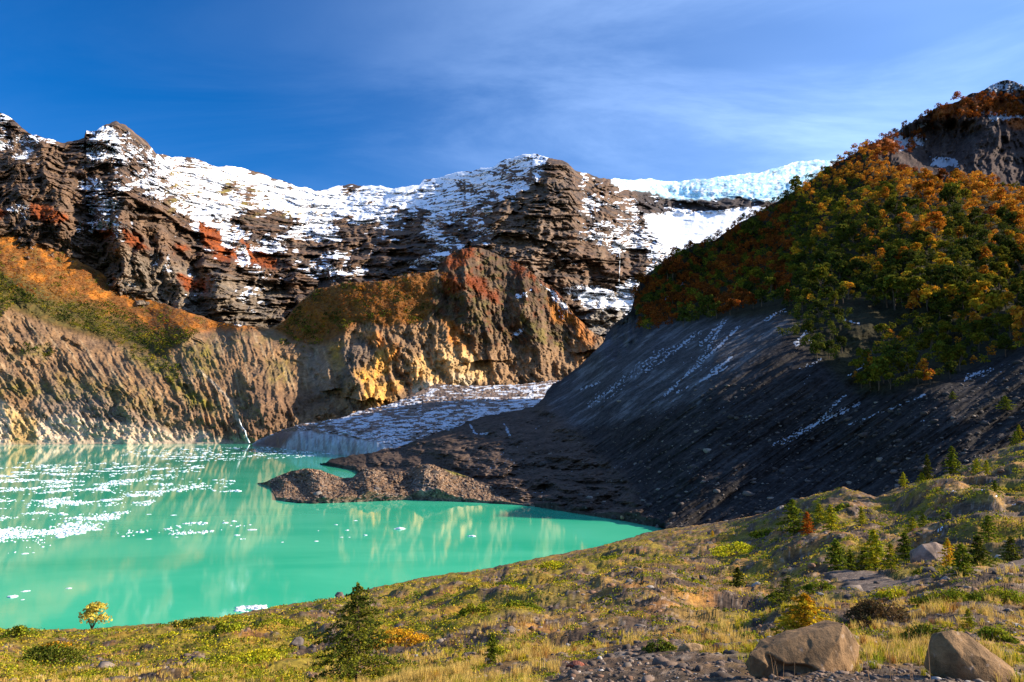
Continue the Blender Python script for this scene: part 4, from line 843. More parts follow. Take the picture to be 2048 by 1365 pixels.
plant('dark', 0, 1858, 969, 50, 'thin dark sapling rising between two lime bushes below the crest', 0.6)
plant('lime', 1, 1845, 974, 24, 'squat yellow-green sapling next to the thin dark one', 1.3)
plant('lime', 0, 1976, 967, 26, 'little lime sapling under the skyline crest, left of a taller one')
plant('green', 1, 1992, 991, 38, 'bright green sapling on the snowy flank below the crest')
plant('green', 1, 1588, 1074, 60, 'broad green sapling left of the red bush', 1.2)
plant('red', 0, 1617, 1087, 42, 'small red and orange sapling among green ones')
plant('lime', 0, 1663, 1063, 46, 'yellow-green sapling behind and right of the red one', 1.1)
plant('lime', 1, 1640, 1052, 34, 'low lime sapling behind the red one', 1.3)
plant('green', 0, 1674, 1138, 64, 'tall green sapling at the upper left end of the footpath', 1.15)
plant('green', 1, 1701, 1134, 40, 'short green sapling touching the tall one by the path')
plant('lime', 0, 1751, 1135, 78, 'tallest lit yellow-green sapling above the footpath')
plant('dark', 1, 1731, 1130, 46, 'dark green sapling in the shade left of the tallest one', 1.2)
plant('lime', 1, 1784, 1149, 46, 'small pointed lime sapling between the tallest one and the big grey boulder')
plant('green', 0, 1811, 1108, 46, 'green sapling leaning on the left side of the big grey boulder', 1.1)
plant('green', 1, 1848, 1066, 36, 'green sapling behind the big grey boulder', 1.1)
plant('lime', 1, 1828, 1076, 32, 'yellow-green sapling behind the big grey boulder, left of a greener one', 1.1)
plant('green', 0, 1899, 1055, 38, 'wide dark sapling in the hollow above the big grey boulder', 1.3)
plant('gold', 1, 1898, 1130, 50, 'thin olive gold sapling right of the big grey boulder', 0.8)
plant('green', 0, 1928, 1162, 58, 'dense green sapling at the foot of the bank beside the footpath', 1.15)
plant('green', 1, 1979, 1085, 50, 'lit green sapling at the top of the right cluster', 1.1)
plant('dark', 0, 1960, 1136, 62, 'large blue-green sapling in the middle of the right cluster', 1.25)
plant('dark', 1, 2024, 1114, 48, 'dark green sapling at the far right end of the cluster', 1.1)
plant('green', 1, 2032, 889, 22, 'tiny green sapling on the skyline near the right edge')
plant('lime', 0, 1725, 1060, 30, 'small lime sapling on the stony hump')
plant('lime', 1, 1940, 1265, 34, 'little yellow-green sapling behind the rounded brown boulder')
plant('green', 0, 985, 1342, 50, 'sparse olive sapling in the dry grass right of the tall dark one', 0.9)
plant('gold', 1, 1425, 1076, 12, 'tiny golden sapling on the distant bank')
plant('green', 1, 2012, 822, 26, 'rounded green sapling on the upper scree near the right edge', 1.4, layer=E)
plant('green', 0, 1906, 799, 14, 'small round sapling alone on the dark scree below the grove', 1.6, layer=E)
plant('lime', 0, 2040, 880, 26, 'slim lime sapling at the right edge above the crest', 0.9, layer=E)

# ---- the yellow bush on the shore, bare twigs showing
r = np.random.default_rng(90); p = kpt(184, 1262)
t = empty('bush', p, 0, 50 * p[1] / F); tag(t, 'round pale yellow bush on the near shore against the water', 'bush')
lob = [(.32 * math.cos(a) * q_, .32 * math.sin(a) * q_, z_, .27, .22) for a, q_, z_ in zip(np.arange(14) * 2.4, np.tile([.3, .8, 1.1], 5), np.tile([.85, .7, .5, .35, .6], 3))]; link('crown', mk_mesh('crown', cloud(lob, 900, 0.045, r, [(0.62, 0.47, 0.07), (0.52, 0.42, 0.07), (0.42, 0.36, 0.07)]), M_LEAF), t)
tw = [tube([(0, 0, 0), (.15 * math.cos(a), .15 * math.sin(a), .4), (.42 * math.cos(a), .42 * math.sin(a), .75 + .2 * math.sin(3 * a))], (.02, .012, .004), 4) for a in np.linspace(0, 6.2, 11)]
link('trunk', mk_mesh('trunk', merge(tw), M_BARK), t)

# ---- low spreading bushes
def bush(x_, y_, wpx, hpx, pal, label, seed):
    r = np.random.default_rng(seed); p = kpt(x_, y_); k = p[1] / F; w_ = wpx * k / 2; h_ = hpx * k; lob = []
    for i in range(14 + int(wpx / 12)):
        u = r.uniform(-1, 1); v = r.uniform(-1, 1) * 0.9; e = max(0.15, 1 - 0.7 * (u * u + v * v)); gp_ = np.array([u * w_ * 0.85, v * w_ * 0.6, 0])
        lob.append((gp_[0], gp_[1], h_ * 0.35 * e, w_ * 0.30, h_ * 0.5 * e))
    n = int(np.clip(wpx * hpx * 0.55, 300, 4200)); s_ = np.clip(1.9 * k, 0.018, 0.2)
    t = empty('bush', p - np.array([0, 0, h_ * 0.12])); tag(t, label, 'bush')
    link('foliage', mk_mesh('foliage', cloud(lob, n, s_, r, PALB[pal], 0.3), M_LEAF), t)
    st = [tube([(0, 0, -0.05), (w_ * .4 * math.cos(a), w_ * .3 * math.sin(a), h_ * .6)], (.03 * h_ + .005, .01 * h_ + .002), 4) for a in np.linspace(0, 6, 7)]
    link('stem', mk_mesh('stem', merge(st), M_BARK), t)
PALB = {'g': [(0.19, 0.22, 0.016), (0.27, 0.27, 0.018), (0.12, 0.15, 0.014)], 'd': [(0.08, 0.10, 0.014), (0.12, 0.13, 0.015)], 'y': [(0.48, 0.42, 0.02), (0.36, 0.35, 0.018)],
        'o': [(0.66, 0.30, 0.018), (0.70, 0.36, 0.02), (0.55, 0.30, 0.03)], 'b': [(0.14, 0.085, 0.035), (0.10, 0.07, 0.03)]}
BU = [(1905, 1222, 120, 44, 'g', 'long green bush spreading on the bank above the rounded brown boulder'), (2000, 1218, 130, 40, 'g', 'dense green bush at the right edge below the snowy gravel bank'),
      (1790, 1200, 70, 24, 'y', 'lime cushion bush on the near side of the footpath'), (1850, 1150, 50, 18, 'g', 'low green bush on the far side of the footpath under the cluster'),
      (1760, 1262, 120, 50, 'b', 'brown and green tangled bush between the two big boulders'), (1850, 1290, 90, 50, 'd', 'dark green bush left of the rounded brown boulder'), (1500, 1290, 60, 40, 'g', 'small leafy bush left of the long tan boulder'),
      (1320, 1325, 60, 36, 'd', 'dark leafy bush left of the small half-buried tan boulder'), (1425, 1310, 70, 30, 'g', 'green bush right of the small half-buried tan boulder'),
      (100, 1325, 150, 56, 'd', 'big dark green bush at the lower left'), (215, 1352, 170, 50, 'g', 'green bush beside the pale stone at lower left'), (35, 1285, 60, 24, 'g', 'green bush at the left end of the shore'),
      (250, 1290, 90, 34, 'g', 'green bush right of the pale yellow shore bush'), (390, 1258, 80, 20, 'd', 'dark low bush on the shoreline left of centre'), (340, 1290, 60, 22, 'y', 'yellow-green bush on the bank near the shore'),
      (455, 1282, 60, 34, 'g', 'rounded green bush right of a bare dark gravel bank'), (560, 1262, 110, 24, 'g', 'long green bush along the near bank at left'), (110, 1292, 70, 22, 'o', 'orange cushion bush at the left shore'),
      (800, 1290, 130, 46, 'o', 'bright orange cushion bush right of the tall dark sapling'), (670, 1222, 50, 18, 'o', 'orange bush beside a stony mound on the shoreline'), (850, 1190, 24, 12, 'o', 'tiny orange bush on the middle bank'),
      (950, 1255, 60, 30, 'g', 'green bush in dry grass near the centre'), (1040, 1235, 90, 30, 'g', 'spreading green bush right of centre among dry tufts'), (1010, 1180, 80, 18, 'g', 'flat green bush on the bank near the shore, centre'),
      (1110, 1140, 80, 20, 'y', 'yellow-green bush near the middle shoreline'), (1155, 1137, 32, 20, 'y', 'small bright yellow bush on the middle bank'), (1240, 1120, 90, 18, 'g', 'green bush on the bank near the tip of the lake'),
      (1380, 1170, 50, 22, 'g', 'green bush on the bare gravel right of centre'), (1370, 1265, 50, 22, 'g', 'green bush in front of the bare gravel patch'), (1480, 1110, 110, 26, 'y', 'long lime bush on the bank below the scree'),
      (1420, 1255, 40, 22, 'g', 'small green bush on gravel above the half-buried boulder'), (1000, 1300, 50, 30, 'y', 'yellow tuft bush in dry grass near the bottom centre'), (1215, 1200, 36, 18, 'd', 'dark little bush on the gravel, centre'),
      (1560, 1190, 60, 22, 'g', 'green bush left of the path end'), (1640, 1175, 60, 24, 'g', 'green bush right at the path bend'), (1530, 1075, 60, 24, 'g', 'green bush on the slope left of the broad sapling'), (1690, 1030, 40, 22, 'g', 'green bush on the stony hump below the crest'),
      (520, 1330, 160, 36, 'y', 'yellow-green bush in dry grass at bottom left'), (420, 1325, 100, 34, 'g', 'green bush at the bottom left among yellow grass'), (1990, 1290, 80, 40, 'g', 'green bush right behind the rounded brown boulder')]
for i, b_ in enumerate(BU): bush(*b_, 400 + i)

# ---- grass, ground cover, gravel: uncountable
def near_field(n, r, near=1.0):
    X = r.uniform(-420, 2480, n); t_ = np.interp(X, K.X, K.top) + 4; Y = t_ + (1420 - t_) * r.random(n) ** near
    G_ = np.stack([GRN, PATHM, STRAW], -1); return X, Y, kpt(X, Y), kpt(X, Y, G_)
def blades(P0, nb, h, w, col, r, lean=0.35):
    n = len(P0); k = np.repeat(np.arange(n), nb); m_ = len(k); a = r.uniform(0, 6.283, m_)
    base = P0[k] + np.stack([r.normal(0, 1, m_), r.normal(0, 1, m_), 0 * a], -1) * (h[k] * 0.16)[:, None]
    hh_ = h[k] * r.uniform(0.5, 1.1, m_); le = lean * hh_ * r.uniform(0.2, 1.2, m_); dx = np.stack([np.cos(a), np.sin(a), 0 * a], -1)
    sd = np.stack([-np.sin(a + 1), np.cos(a + 1), 0 * a], -1) * w[k][:, None]; up = np.array([0, 0, 1.0])
    mid = base + dx * (le * 0.35)[:, None] + up * (hh_ * 0.6)[:, None]; tip = base + dx * le[:, None] + up * hh_[:, None]
    V = np.stack([base - sd, base + sd, mid + sd * 0.7, mid - sd * 0.7, tip + sd * 0.12, tip - sd * 0.12], 1).reshape(-1, 3)
    i = np.arange(m_)[:, None] * 6; Fq = np.concatenate([i + [0, 1, 2, 3], i + [3, 2, 4, 5]]); return V, Fq, np.repeat(col[k] * r.uniform(0.7, 1.3, (m_, 1)), 6, 0)
r = np.random.default_rng(31)
X, Y, Pp, g = near_field(34000, r, 0.85); D_ = Pp[:, 1]
tuft = fbm(Pp[:, 0] / 1.6, Pp[:, 1] / 2.2, 3, 33) + 0.5 * fbm(Pp[:, 0] / 7, Pp[:, 1] / 9, 2, 34)
bare = inpoly(X, Y, [(1120, 1230), (1300, 1160), (1440, 1180), (1420, 1310), (1100, 1340)]) * 1.0 + 3.0 * inpoly(X, Y, [(1120, 1345), (1300, 1330), (1480, 1338), (1800, 1338), (2100, 1330), (2700, 1330), (2700, 1600), (1120, 1600)])
keep = (tuft + 0.25 * g[:, 2] + 0.12 * g[:, 0] - 0.28 * bare + 0.25 * (X < 1000) * (Y > 1270) > 0.12) & (g[:, 1] < 0.3) & (D_ > 3.5)
Pp, g, D_, X, Y = Pp[keep], g[keep], D_[keep], X[keep], Y[keep]; n = len(Pp)
c_ = np.array([0.66, 0.46, 0.13]) * np.ones((n, 1)); yg = r.random(n) < (0.25 + 0.35 * g[:, 0]); c_[yg] = [0.52, 0.42, 0.03]; gg = r.random(n) < 0.4 * g[:, 0]; c_[gg] = [0.20, 0.23, 0.02]
rd = r.random(n) < 0.08; c_[rd] = [0.34, 0.16, 0.04]
h_ = r.uniform(0.12, 0.34, n) * np.where(yg | gg, 0.75, 1.0) * (0.75 + 0.5 * (tuft[keep] > 0.35)); w_ = np.maximum(0.004, D_ * 0.00035)
A1 = blades(Pp, 9, h_, w_, c_, r)
nn_ = D_ < 26; A2 = blades(Pp[nn_], 16, h_[nn_], w_[nn_] * 0.8, c_[nn_], r)
st_x = np.r_[r.uniform(1730, 1850, 26), r.uniform(1460, 1600, 12)]; st_y = np.r_[r.uniform(1340, 1375, 26), r.uniform(1352, 1380, 12)]; Ps = kpt(st_x, st_y)
bx = np.r_[r.uniform(1480, 1520, 14), r.uniform(1700, 1760, 16), r.uniform(1985, 2060, 26), r.uniform(1845, 1880, 10)]; by = np.r_[r.uniform(1340, 1350, 14), r.uniform(1335, 1348, 16), r.uniform(1350, 1368, 26), r.uniform(1345, 1356, 10)]; Pb = kpt(bx, by); A4 = blades(Pb, 22, r.uniform(.06, .16, 66), np.full(66, .003), np.array([[0.42, 0.38, 0.03], [0.60, 0.42, 0.12], [0.26, 0.30, 0.02]])[r.integers(0, 3, 66)], r)
A3 = blades(Ps, 1, np.full(38, 0.62) * np.r_[np.ones(26), np.full(12, .6)], np.full(38, 0.0022), np.tile([0.40, 0.24, 0.12], (38, 1)), r, 0.3)
d_ = merge([A1, A2, A3, A4]); tag(mesh_obj('grass', d_[0], d_[1], M_GRASS, attrs={'tint': d_[2]}, smooth=False), 'dry golden and green grass tufts on the near moraine', 'grass', kind='stuff')

X, Y, Pp, g = near_field(38000, r, 0.95); D_ = Pp[:, 1]
cov = fbm(Pp[:, 0] / 2.2 + 9, Pp[:, 1] / 3.2, 4, 36)
keep = (cov + 0.42 * g[:, 0] - 0.06 > 0.12) & ~inpoly(X, Y, [(1120, 1345), (1300, 1330), (1480, 1338), (1800, 1338), (2100, 1330), (2700, 1330), (2700, 1600), (1120, 1600)]) & (g[:, 1] < 0.2) & (D_ > 4); Pp, g, D_ = Pp[keep], g[keep], D_[keep]; n = len(Pp); parts = []
s_ = np.clip(D_ * 0.006, 0.07, 0.55) * r.uniform(0.7, 1.5, n); pl = np.array([(0.24, 0.25, 0.018), (0.36, 0.33, 0.020), (0.10, 0.13, 0.014), (0.50, 0.38, 0.028), (0.17, 0.20, 0.016), (0.40, 0.27, 0.04)])
k = 16; ii = np.repeat(np.arange(n), k); d = r.normal(size=(n * k, 3)); d /= np.linalg.norm(d, axis=1, keepdims=True); d[:, 2] = np.abs(d[:, 2])
Pc = Pp[ii] + d * s_[ii][:, None] * [1.25, 1.0, 0.6]; nn = d + 0.6 * r.normal(size=d.shape); nn /= np.linalg.norm(nn, axis=1, keepdims=True)
V, Fq = quads(Pc, nn, s_[ii] * 0.17, s_[ii] * 0.17, r); cc = pl[r.integers(0, len(pl), n)][ii] * np.exp(r.normal(0, 0.25, (n * k, 1)))
tag(mesh_obj('ground_cover', V, Fq, M_LEAF, attrs={'tint': np.repeat(cc, 4, 0)}, smooth=False), 'low green cushion plants spread over the near moraine', 'ground cover', kind='stuff')

# ---- stones
ICO_V = np.array([(-1, t, 0) for t in (1.618, -1.618)] + [(1, t, 0) for t in (1.618, -1.618)] + [(0, -1, t) for t in (1.618, -1.618)] + [(0, 1, t) for t in (1.618, -1.618)] + [(t, 0, -1) for t in (1.618, -1.618)] + [(t, 0, 1) for t in (1.618, -1.618)]) / 1.9
from itertools import combinations
dd_ = np.linalg.norm(ICO_V[:, None] - ICO_V[None], axis=-1); el = dd_[dd_ > 0.1].min() * 1.05
ICO_F = [t for t in combinations(range(12), 3) if dd_[t[0], t[1]] < el and dd_[t[1], t[2]] < el and dd_[t[0], t[2]] < el]
ICO_F = np.array([t if np.dot(np.cross(ICO_V[t[1]] - ICO_V[t[0]], ICO_V[t[2]] - ICO_V[t[0]]), ICO_V[t[0]]) > 0 else (t[0], t[2], t[1]) for t in ICO_F])
def stones(P0, s, col, r, flat=0.65):
    n = len(P0); V = ICO_V[None] * r.uniform(0.6, 1.25, (n, 12, 1)); V = V * np.stack([r.uniform(.7, 1.4, n), r.uniform(.7, 1.2, n), flat * r.uniform(.6, 1.2, n)], -1)[:, None]
    a = r.uniform(0, 6.28, n); ca, sa = np.cos(a)[:, None], np.sin(a)[:, None]; x_ = V[..., 0] * ca - V[..., 1] * sa; y_ = V[..., 0] * sa + V[..., 1] * ca
    V = np.stack([x_, y_, V[..., 2]], -1) * s[:, None, None] + P0[:, None]
    Fq = (np.arange(n) * 12)[:, None, None] + ICO_F[None]; return V.reshape(-1, 3), Fq.reshape(-1, 3), np.repeat(col, 12, 0)
M_STONE = terrain_mat('stone', 0.15, 0.5, snowy=False, dist=0.03, var=0.3)
X, Y, Pp, g = near_field(8000, r, 0.8); D_ = Pp[:, 1]; keep = (g[:, 0] < 0.6) & (D_ > 3.5) & (r.random(len(D_)) > g[:, 1] * 0.8); Pp, D_ = Pp[keep], D_[keep]; n = len(Pp)
s_ = np.exp(r.normal(-2.9, 0.55, n)) * np.clip(D_ / 16, 0.45, 3.2); s_ = np.minimum(s_, 0.5); pl = np.array([(0.16, 0.11, 0.08), (0.10, 0.072, 0.055), (0.22, 0.17, 0.13), (0.07, 0.052, 0.042), (0.22, 0.12, 0.07), (0.36, 0.32, 0.28)])
n2 = 3600; Xg = r.uniform(1050, 2500, n2); Yg = 1338 + 90 * r.random(n2); P3 = kpt(Xg, Yg); Pp = np.concatenate([Pp, P3]); s_ = np.concatenate([s_, np.minimum(np.exp(r.normal(-4.1, 0.55, n2)), 0.07)]); n = len(Pp)
bx = np.r_[r.uniform(1490, 1745, 60), r.uniform(1862, 2040, 45)]; by = np.r_[r.uniform(1346, 1358, 60), r.uniform(1354, 1364, 45)]; P4 = kpt(bx, by); Pp = np.concatenate([Pp, P4]); s_ = np.concatenate([s_, r.uniform(0.015, 0.06, 105)]); n = len(Pp)
d_ = stones(Pp, s_, pl[r.choice(6, n, p=[.28, .25, .14, .2, .1, .03])], r)
tag(mesh_obj('gravel', d_[0], d_[1], M_STONE, attrs={'tint': d_[2]}, smooth=False), 'loose grey and brown stones on the near moraine', 'gravel', kind='stuff')
X = r.uniform(1000, 2500, 9000); Y = r.uniform(690, 1080, 9000); ok = inpoly(X, Y, [(1000, 1000), (880, 930), (1090, 840), (1230, 760), (1400, 740), (1700, 800), (1850, 790), (2048, 720), (2400, 700), (2400, 1080), (1320, 1060), (1150, 1024)]); X, Y = X[ok], Y[ok]; P1 = E.pt(X, Y)
X = r.uniform(540, 1180, 5000); Y = r.uniform(930, 1030, 5000); ok = (Y > np.interp(X, H4.X, H4.top) + 1) & (Y < np.interp(X, H4.X, H4.bot)); P2 = H4.pt(X[ok], Y[ok])
Pp = np.concatenate([P1, P2]); n = len(Pp); s_ = np.minimum(np.exp(r.normal(-1.25, 0.7, n)), 2.4); pl = np.array([(0.085, 0.066, 0.055), (0.05, 0.04, 0.034), (0.15, 0.12, 0.10), (0.24, 0.20, 0.16)])
d_ = stones(Pp, s_, pl[r.choice(4, n, p=[.4, .35, .18, .07])], r)
tag(mesh_obj('scree_stones', d_[0], d_[1], M_STONE, attrs={'tint': d_[2]}, smooth=False), 'loose rubble scattered over the dark scree and the gravel spit', 'rubble', kind='stuff')

# ---- boulders
import bmesh
def boulder_mesh(pts, seed, sub=4, rough=0.03, bev=0.06, carve=None):
    bm = bmesh.new()
    for p in pts: bm.verts.new(p)
    bmesh.ops.convex_hull(bm, input=bm.verts)
    for v in [v for v in bm.verts if not v.link_faces]: bm.verts.remove(v)
    bmesh.ops.dissolve_limit(bm, angle_limit=0.12, verts=bm.verts, edges=bm.edges)
    bmesh.ops.bevel(bm, geom=list(bm.edges), offset=bev, segments=2, profile=0.6, affect='EDGES', clamp_overlap=True)
    bmesh.ops.triangulate(bm, faces=bm.faces)
    for _ in range(sub):
        lim = 0.10 if _ < 2 else (0.045 if _ < 4 else 0.018)
        es = [e for e in bm.edges if e.calc_length() > lim]
        if es: bmesh.ops.subdivide_edges(bm, edges=es, cuts=1, use_grid_fill=True); bmesh.ops.triangulate(bm, faces=bm.faces)
    if carve:
        for v in bm.verts: v.co = carve(*v.co)
    bm.normal_update(); co = np.array([v.co[:] for v in bm.verts]); no = np.array([v.normal[:] for v in bm.verts])
    dsp = rough * (fbm(co[:, 0] * 1.7 + co[:, 2] * 1.1, co[:, 1] * 1.7 + co[:, 2] * .7, 3, seed) * 1.6 + 0.5 * fbm(co[:, 0] * 6 + co[:, 2] * 3, co[:, 1] * 6 - co[:, 2] * 4, 4, seed + 5) - 0.35 * ss(0.25, 0.45, fbm(co[:, 0] * 9 - co[:, 2] * 5, co[:, 1] * 9 + co[:, 2] * 6, 2, seed + 9)))
    for v, c_ in zip(bm.verts, co + no * dsp[:, None]): v.co = c_
    for f in bm.faces: f.smooth = True
    me = bpy.data.meshes.new('boulder'); bm.to_mesh(me); bm.free(); return me
def rnd_pts(seed, n=16, fx=1, fy=0.8, fz=0.6):
    r = np.random.default_rng(seed); d = r.normal(size=(n, 3)); d /= np.linalg.norm(d, axis=1, keepdims=True); return d * [fx * .5, fy * .5, fz * .5] * r.uniform(.8, 1.1, (n, 1))
def put(me, mat, x_, y_, wpx, label, rz=0, sink=0.1, layer=None, fit=True, cat='boulder'):
    p = (kpt if layer is None else layer.pt)(x_, y_); s_ = wpx * p[1] / F; o = bpy.data.objects.new('boulder', me); COL.objects.link(o); me.materials.append(mat)
    zmin = min(v.co.z for v in me.vertices); o.location = (p[0], p[1], p[2] - zmin * s_ - sink * s_); o.scale = (s_,) * 3; o.rotation_euler = (0, 0, rz); tag(o, label, cat); return o
def mat_for(i, col):
    m = plain_mat('boulder_rock', col, scale=3.6, var=0.45, bump=1.0, dist=0.06); nt = m.node_tree; b = nt.nodes['Principled BSDF']
    src = b.inputs['Base Color'].links[0].from_socket; tcn = nt.nodes.new('ShaderNodeTexCoord')
    n = N(nt, 'ShaderNodeTexNoise', i_Scale=9.0, i_Detail=3); nt.links.new(tcn.outputs['Object'], n.inputs[0])
    v = N(nt, 'ShaderNodeTexNoise', i_Scale=17.0, i_Detail=6, i_Roughness=0.7); nt.links.new(tcn.outputs['Object'], v.inputs[0])
    c = mixc(nt, ramp(nt, n.outputs[0], 0.62, 0.70, 0, 0.6), src, tuple(min(.6, q * 1.2 + .16) for q in col))          # pale lichen
    c = mixc(nt, ramp(nt, v.outputs[0], 0.60, 0.72, 0, 0.7), c, tuple(q * 0.35 for q in col)); nt.links.new(c, b.inputs['Base Color']); return m
# long block, right end high: x to the right, y away, unit = its width
LONG = [(-.50, -.05, 0), (-.50, -.03, .17), (-.44, .04, .19), (-.38, -.12, 0), (-.36, -.13, .10), (-.30, .20, .215), (-.05, -.20, 0), (.08, -.16, .0), (.10, -.14, .10), (.24, -.08, .15), (.24, -.06, .30), (.33, .04, .40), (.44, .14, .30),
        (.50, .12, .19), (.46, .14, 0), (.30, -.05, 0), (0, .24, .27), (.3, .28, .36), (-.45, .25, 0), (.45, .3, 0)]
def undercut(x_, y_, z_):                   # a ledge with a hollow beneath it along the front
    zt = .17 - .22 * (x_ + .34) + .05 * float(gn(x_ * 7, 3.1, 4)); t = ss(zt, zt - .05, z_) * ss(-.40, -.30, x_) * ss(.16, -.06, x_) * ss(0.12, -0.05, y_)
    return (x_, y_ + .085 * float(t) * (1 - .5 * max(0, .1 - z_) / .1), z_)
put(boulder_mesh(LONG, 1, 8, 0.014, 0.006, undercut), mat_for(0, (0.23, 0.135, 0.062)), 1618, 1347, 232, 'long angular tan boulder with a raised right end, at the bottom right', 0.0, 0.03)
RND = [(-.5, 0, .02), (-.50, 0, .22), (-.46, .02, .36), (-.36, -.02, .47), (-.22, 0, .50), (-.05, 0, .46), (.12, .02, .34), (.28, .02, .22), (.45, 0, .08), (.5, 0, -.08), (-.35, -.22, .0), (-.30, -.2, .30), (.05, -.25, -.05), (.0, -.2, .25), (.3, -.2, -.1), (.35, -.12, .08),
       (-.4, .3, 0), (-.3, .25, .38), (.1, .3, .2), (.4, .25, 0), (-.2, -.24, -.1), (.1, .3, -.1)]
put(boulder_mesh(RND, 2, 8, 0.014, 0.012), mat_for(1, (0.24, 0.14, 0.062)), 1950, 1356, 168, 'rounded brown boulder sloping down to the right at the bottom right corner', 0.0, 0.05)
put(boulder_mesh([(-.5, 0, 0), (-.42, 0, .15), (-.15, -.05, .27), (.2, -.02, .28), (.42, 0, .2), (.5, 0, .05), (-.2, -.25, 0), (-.1, -.2, .15), (.35, -.2, .1), (.3, -.25, 0), (-.2, .3, .2), (.3, .3, .2), (-.4, .2, 0), (.45, .2, 0)], 3, 3, .02, .03), mat_for(2, (0.36, 0.22, 0.10)), 1385, 1328, 62, 'small tan boulder half buried left of the long one')
put(boulder_mesh([(-.5, 0, 0), (-.46, -.05, .25), (-.2, 0, .5), (.15, .05, .54), (.45, .1, .42), (.5, .1, .1), (.2, -.28, .18), (-.05, -.3, .22), (-.2, -.3, 0), (.4, -.2, 0), (-.3, .3, .3), (.3, .35, .4), (.1, -.1, .34)], 4, 3, .02, .02), mat_for(3, (0.27, 0.19, 0.14)), 1862, 1112, 84, 'big grey boulder with a sloping top amid the sapling cluster')
for (x_, y_, w_, col, lb, lay, sd) in ((1245, 1037, 15, (0.42, 0.29, 0.14), 'pale tan boulder lit by the sun at the tip of the lake', E, 11), (1229, 1037, 16, (0.07, 0.055, 0.05), 'dark boulder touching the pale tan one by the water', E, 12),
                                   (1087, 932, 24, (0.06, 0.05, 0.045), 'large dark boulder on the bluish scree above the gravel spit', E, 13), (982, 977, 9, (0.42, 0.36, 0.28), 'small pale boulder on the right end of the gravel spit', E, 14),
                                   (1560, 1028, 34, (0.22, 0.19, 0.17), 'smooth grey boulder at the foot of the dark scree', None, 15), (592, 1296, 44, (0.10, 0.08, 0.07), 'dark rounded boulder in the grass left of the tall dark sapling', None, 16),
                                   (148, 1360, 20, (0.42, 0.38, 0.34), 'pale white-spotted stone beside green bushes at lower left', None, 17), (1150, 1352, 36, (0.30, 0.10, 0.06), 'flat red slab of rock at the bottom near the centre', None, 18),
                                   (1890, 1155, 30, (0.20, 0.19, 0.19), 'grey slab boulder in the shade next to the footpath', None, 19), (1405, 1152, 24, (0.09, 0.07, 0.06), 'dark boulder on the bare gravel above the middle', None, 20),
                                   (1292, 1178, 16, (0.08, 0.06, 0.055), 'small black boulder on the bare gravel right of centre', None, 21), (1262, 1238, 14, (0.22, 0.14, 0.09), 'little brown boulder on the bare gravel', None, 22),
                                   (1165, 1250, 26, (0.13, 0.10, 0.09), 'flat dark boulder left of the little brown one', None, 23), (1740, 1190, 18, (0.16, 0.12, 0.10), 'pointed boulder on the pile of dark rocks below the path', None, 24),
                                   (1665, 1218, 26, (0.10, 0.08, 0.07), 'dark block at the left end of the rock pile below the path', None, 25), (1700, 1212, 22, (0.14, 0.11, 0.09), 'brown block in the middle of the rock pile below the path', None, 26),
                                   (1768, 1200, 22, (0.09, 0.07, 0.06), 'dark rounded rock at the right end of the rock pile below the path', None, 27), (540, 1282, 26, (0.12, 0.10, 0.09), 'grey-brown boulder on the bank left of the dark rounded one', None, 28),
                                   (680, 1207, 34, (0.13, 0.10, 0.085), 'brown boulder at the top of the stony mound on the shoreline', None, 29), (1420, 1095, 22, (0.10, 0.08, 0.07), 'dark boulder on the grassy bank near the tip of the lake', None, 30),
                                   (1640, 1195, 20, (0.26, 0.23, 0.2), 'pale grey rock left of the rock pile below the path', None, 31), (1725, 1158, 14, (0.10, 0.08, 0.075), 'small stone lying on the footpath', None, 32), (1570, 1352, 10, (0.40, 0.36, 0.32), 'small white stone at the foot of the long tan boulder', None, 33),
                                   (640, 838, 14, (0.33, 0.15, 0.06), 'orange boulder on the debris by the edge of the glacier', B, 34), (1062, 1012, 12, (0.08, 0.06, 0.05), 'small dark boulder on the shore right of the gravel spit', E, 35)):
    put(boulder_mesh(rnd_pts(sd), sd, 2, 0.03, 0.04), mat_for(sd, col), x_, y_, w_, lb, sd * 0.7, 0.12, lay)

# ================================================================ ice on the lake, falling water
M_FLOE = plain_mat('floating_ice', (0.80, 0.85, 0.88), 0.4, 1.5, 0.08, 0.3, 0.1)
r = np.random.default_rng(61)
def floes(P0, s, r, th):
    n = len(P0); k = 7; a = (np.arange(k) / k * 6.283)[None] + r.uniform(0, 1, (n, 1)); rr = r.uniform(0.55, 1.15, (n, k)) * s[:, None]
    ex = r.uniform(0.9, 1.9, (n, 1)); x_ = rr * np.cos(a) * ex; y_ = rr * np.sin(a); top = np.stack([x_ * 0.88 + P0[:, :1], y_ * 0.88 + P0[:, 1:2], np.broadcast_to(th[:, None], x_.shape) * r.uniform(.5, 1.2, x_.shape)], -1)
    bot = np.stack([x_ + P0[:, :1], y_ + P0[:, 1:2], np.full(x_.shape, -0.1)], -1); ct = np.stack([P0[:, 0], P0[:, 1], th * 1.3], -1)[:, None]
    V = np.concatenate([bot, top, ct], 1); m_ = 2 * k + 1; o = (np.arange(n) * m_)[:, None]; j = np.arange(k); j2 = (j + 1) % k
    F1 = np.concatenate([np.stack([o + j, o + j2, o + k + j2], -1).reshape(-1, 3), np.stack([o + j, o + k + j2, o + k + j], -1).reshape(-1, 3), np.stack([o + k + j, o + k + j2, o + 2 * k + 0 * j], -1).reshape(-1, 3)])
    return V.reshape(-1, 3), F1
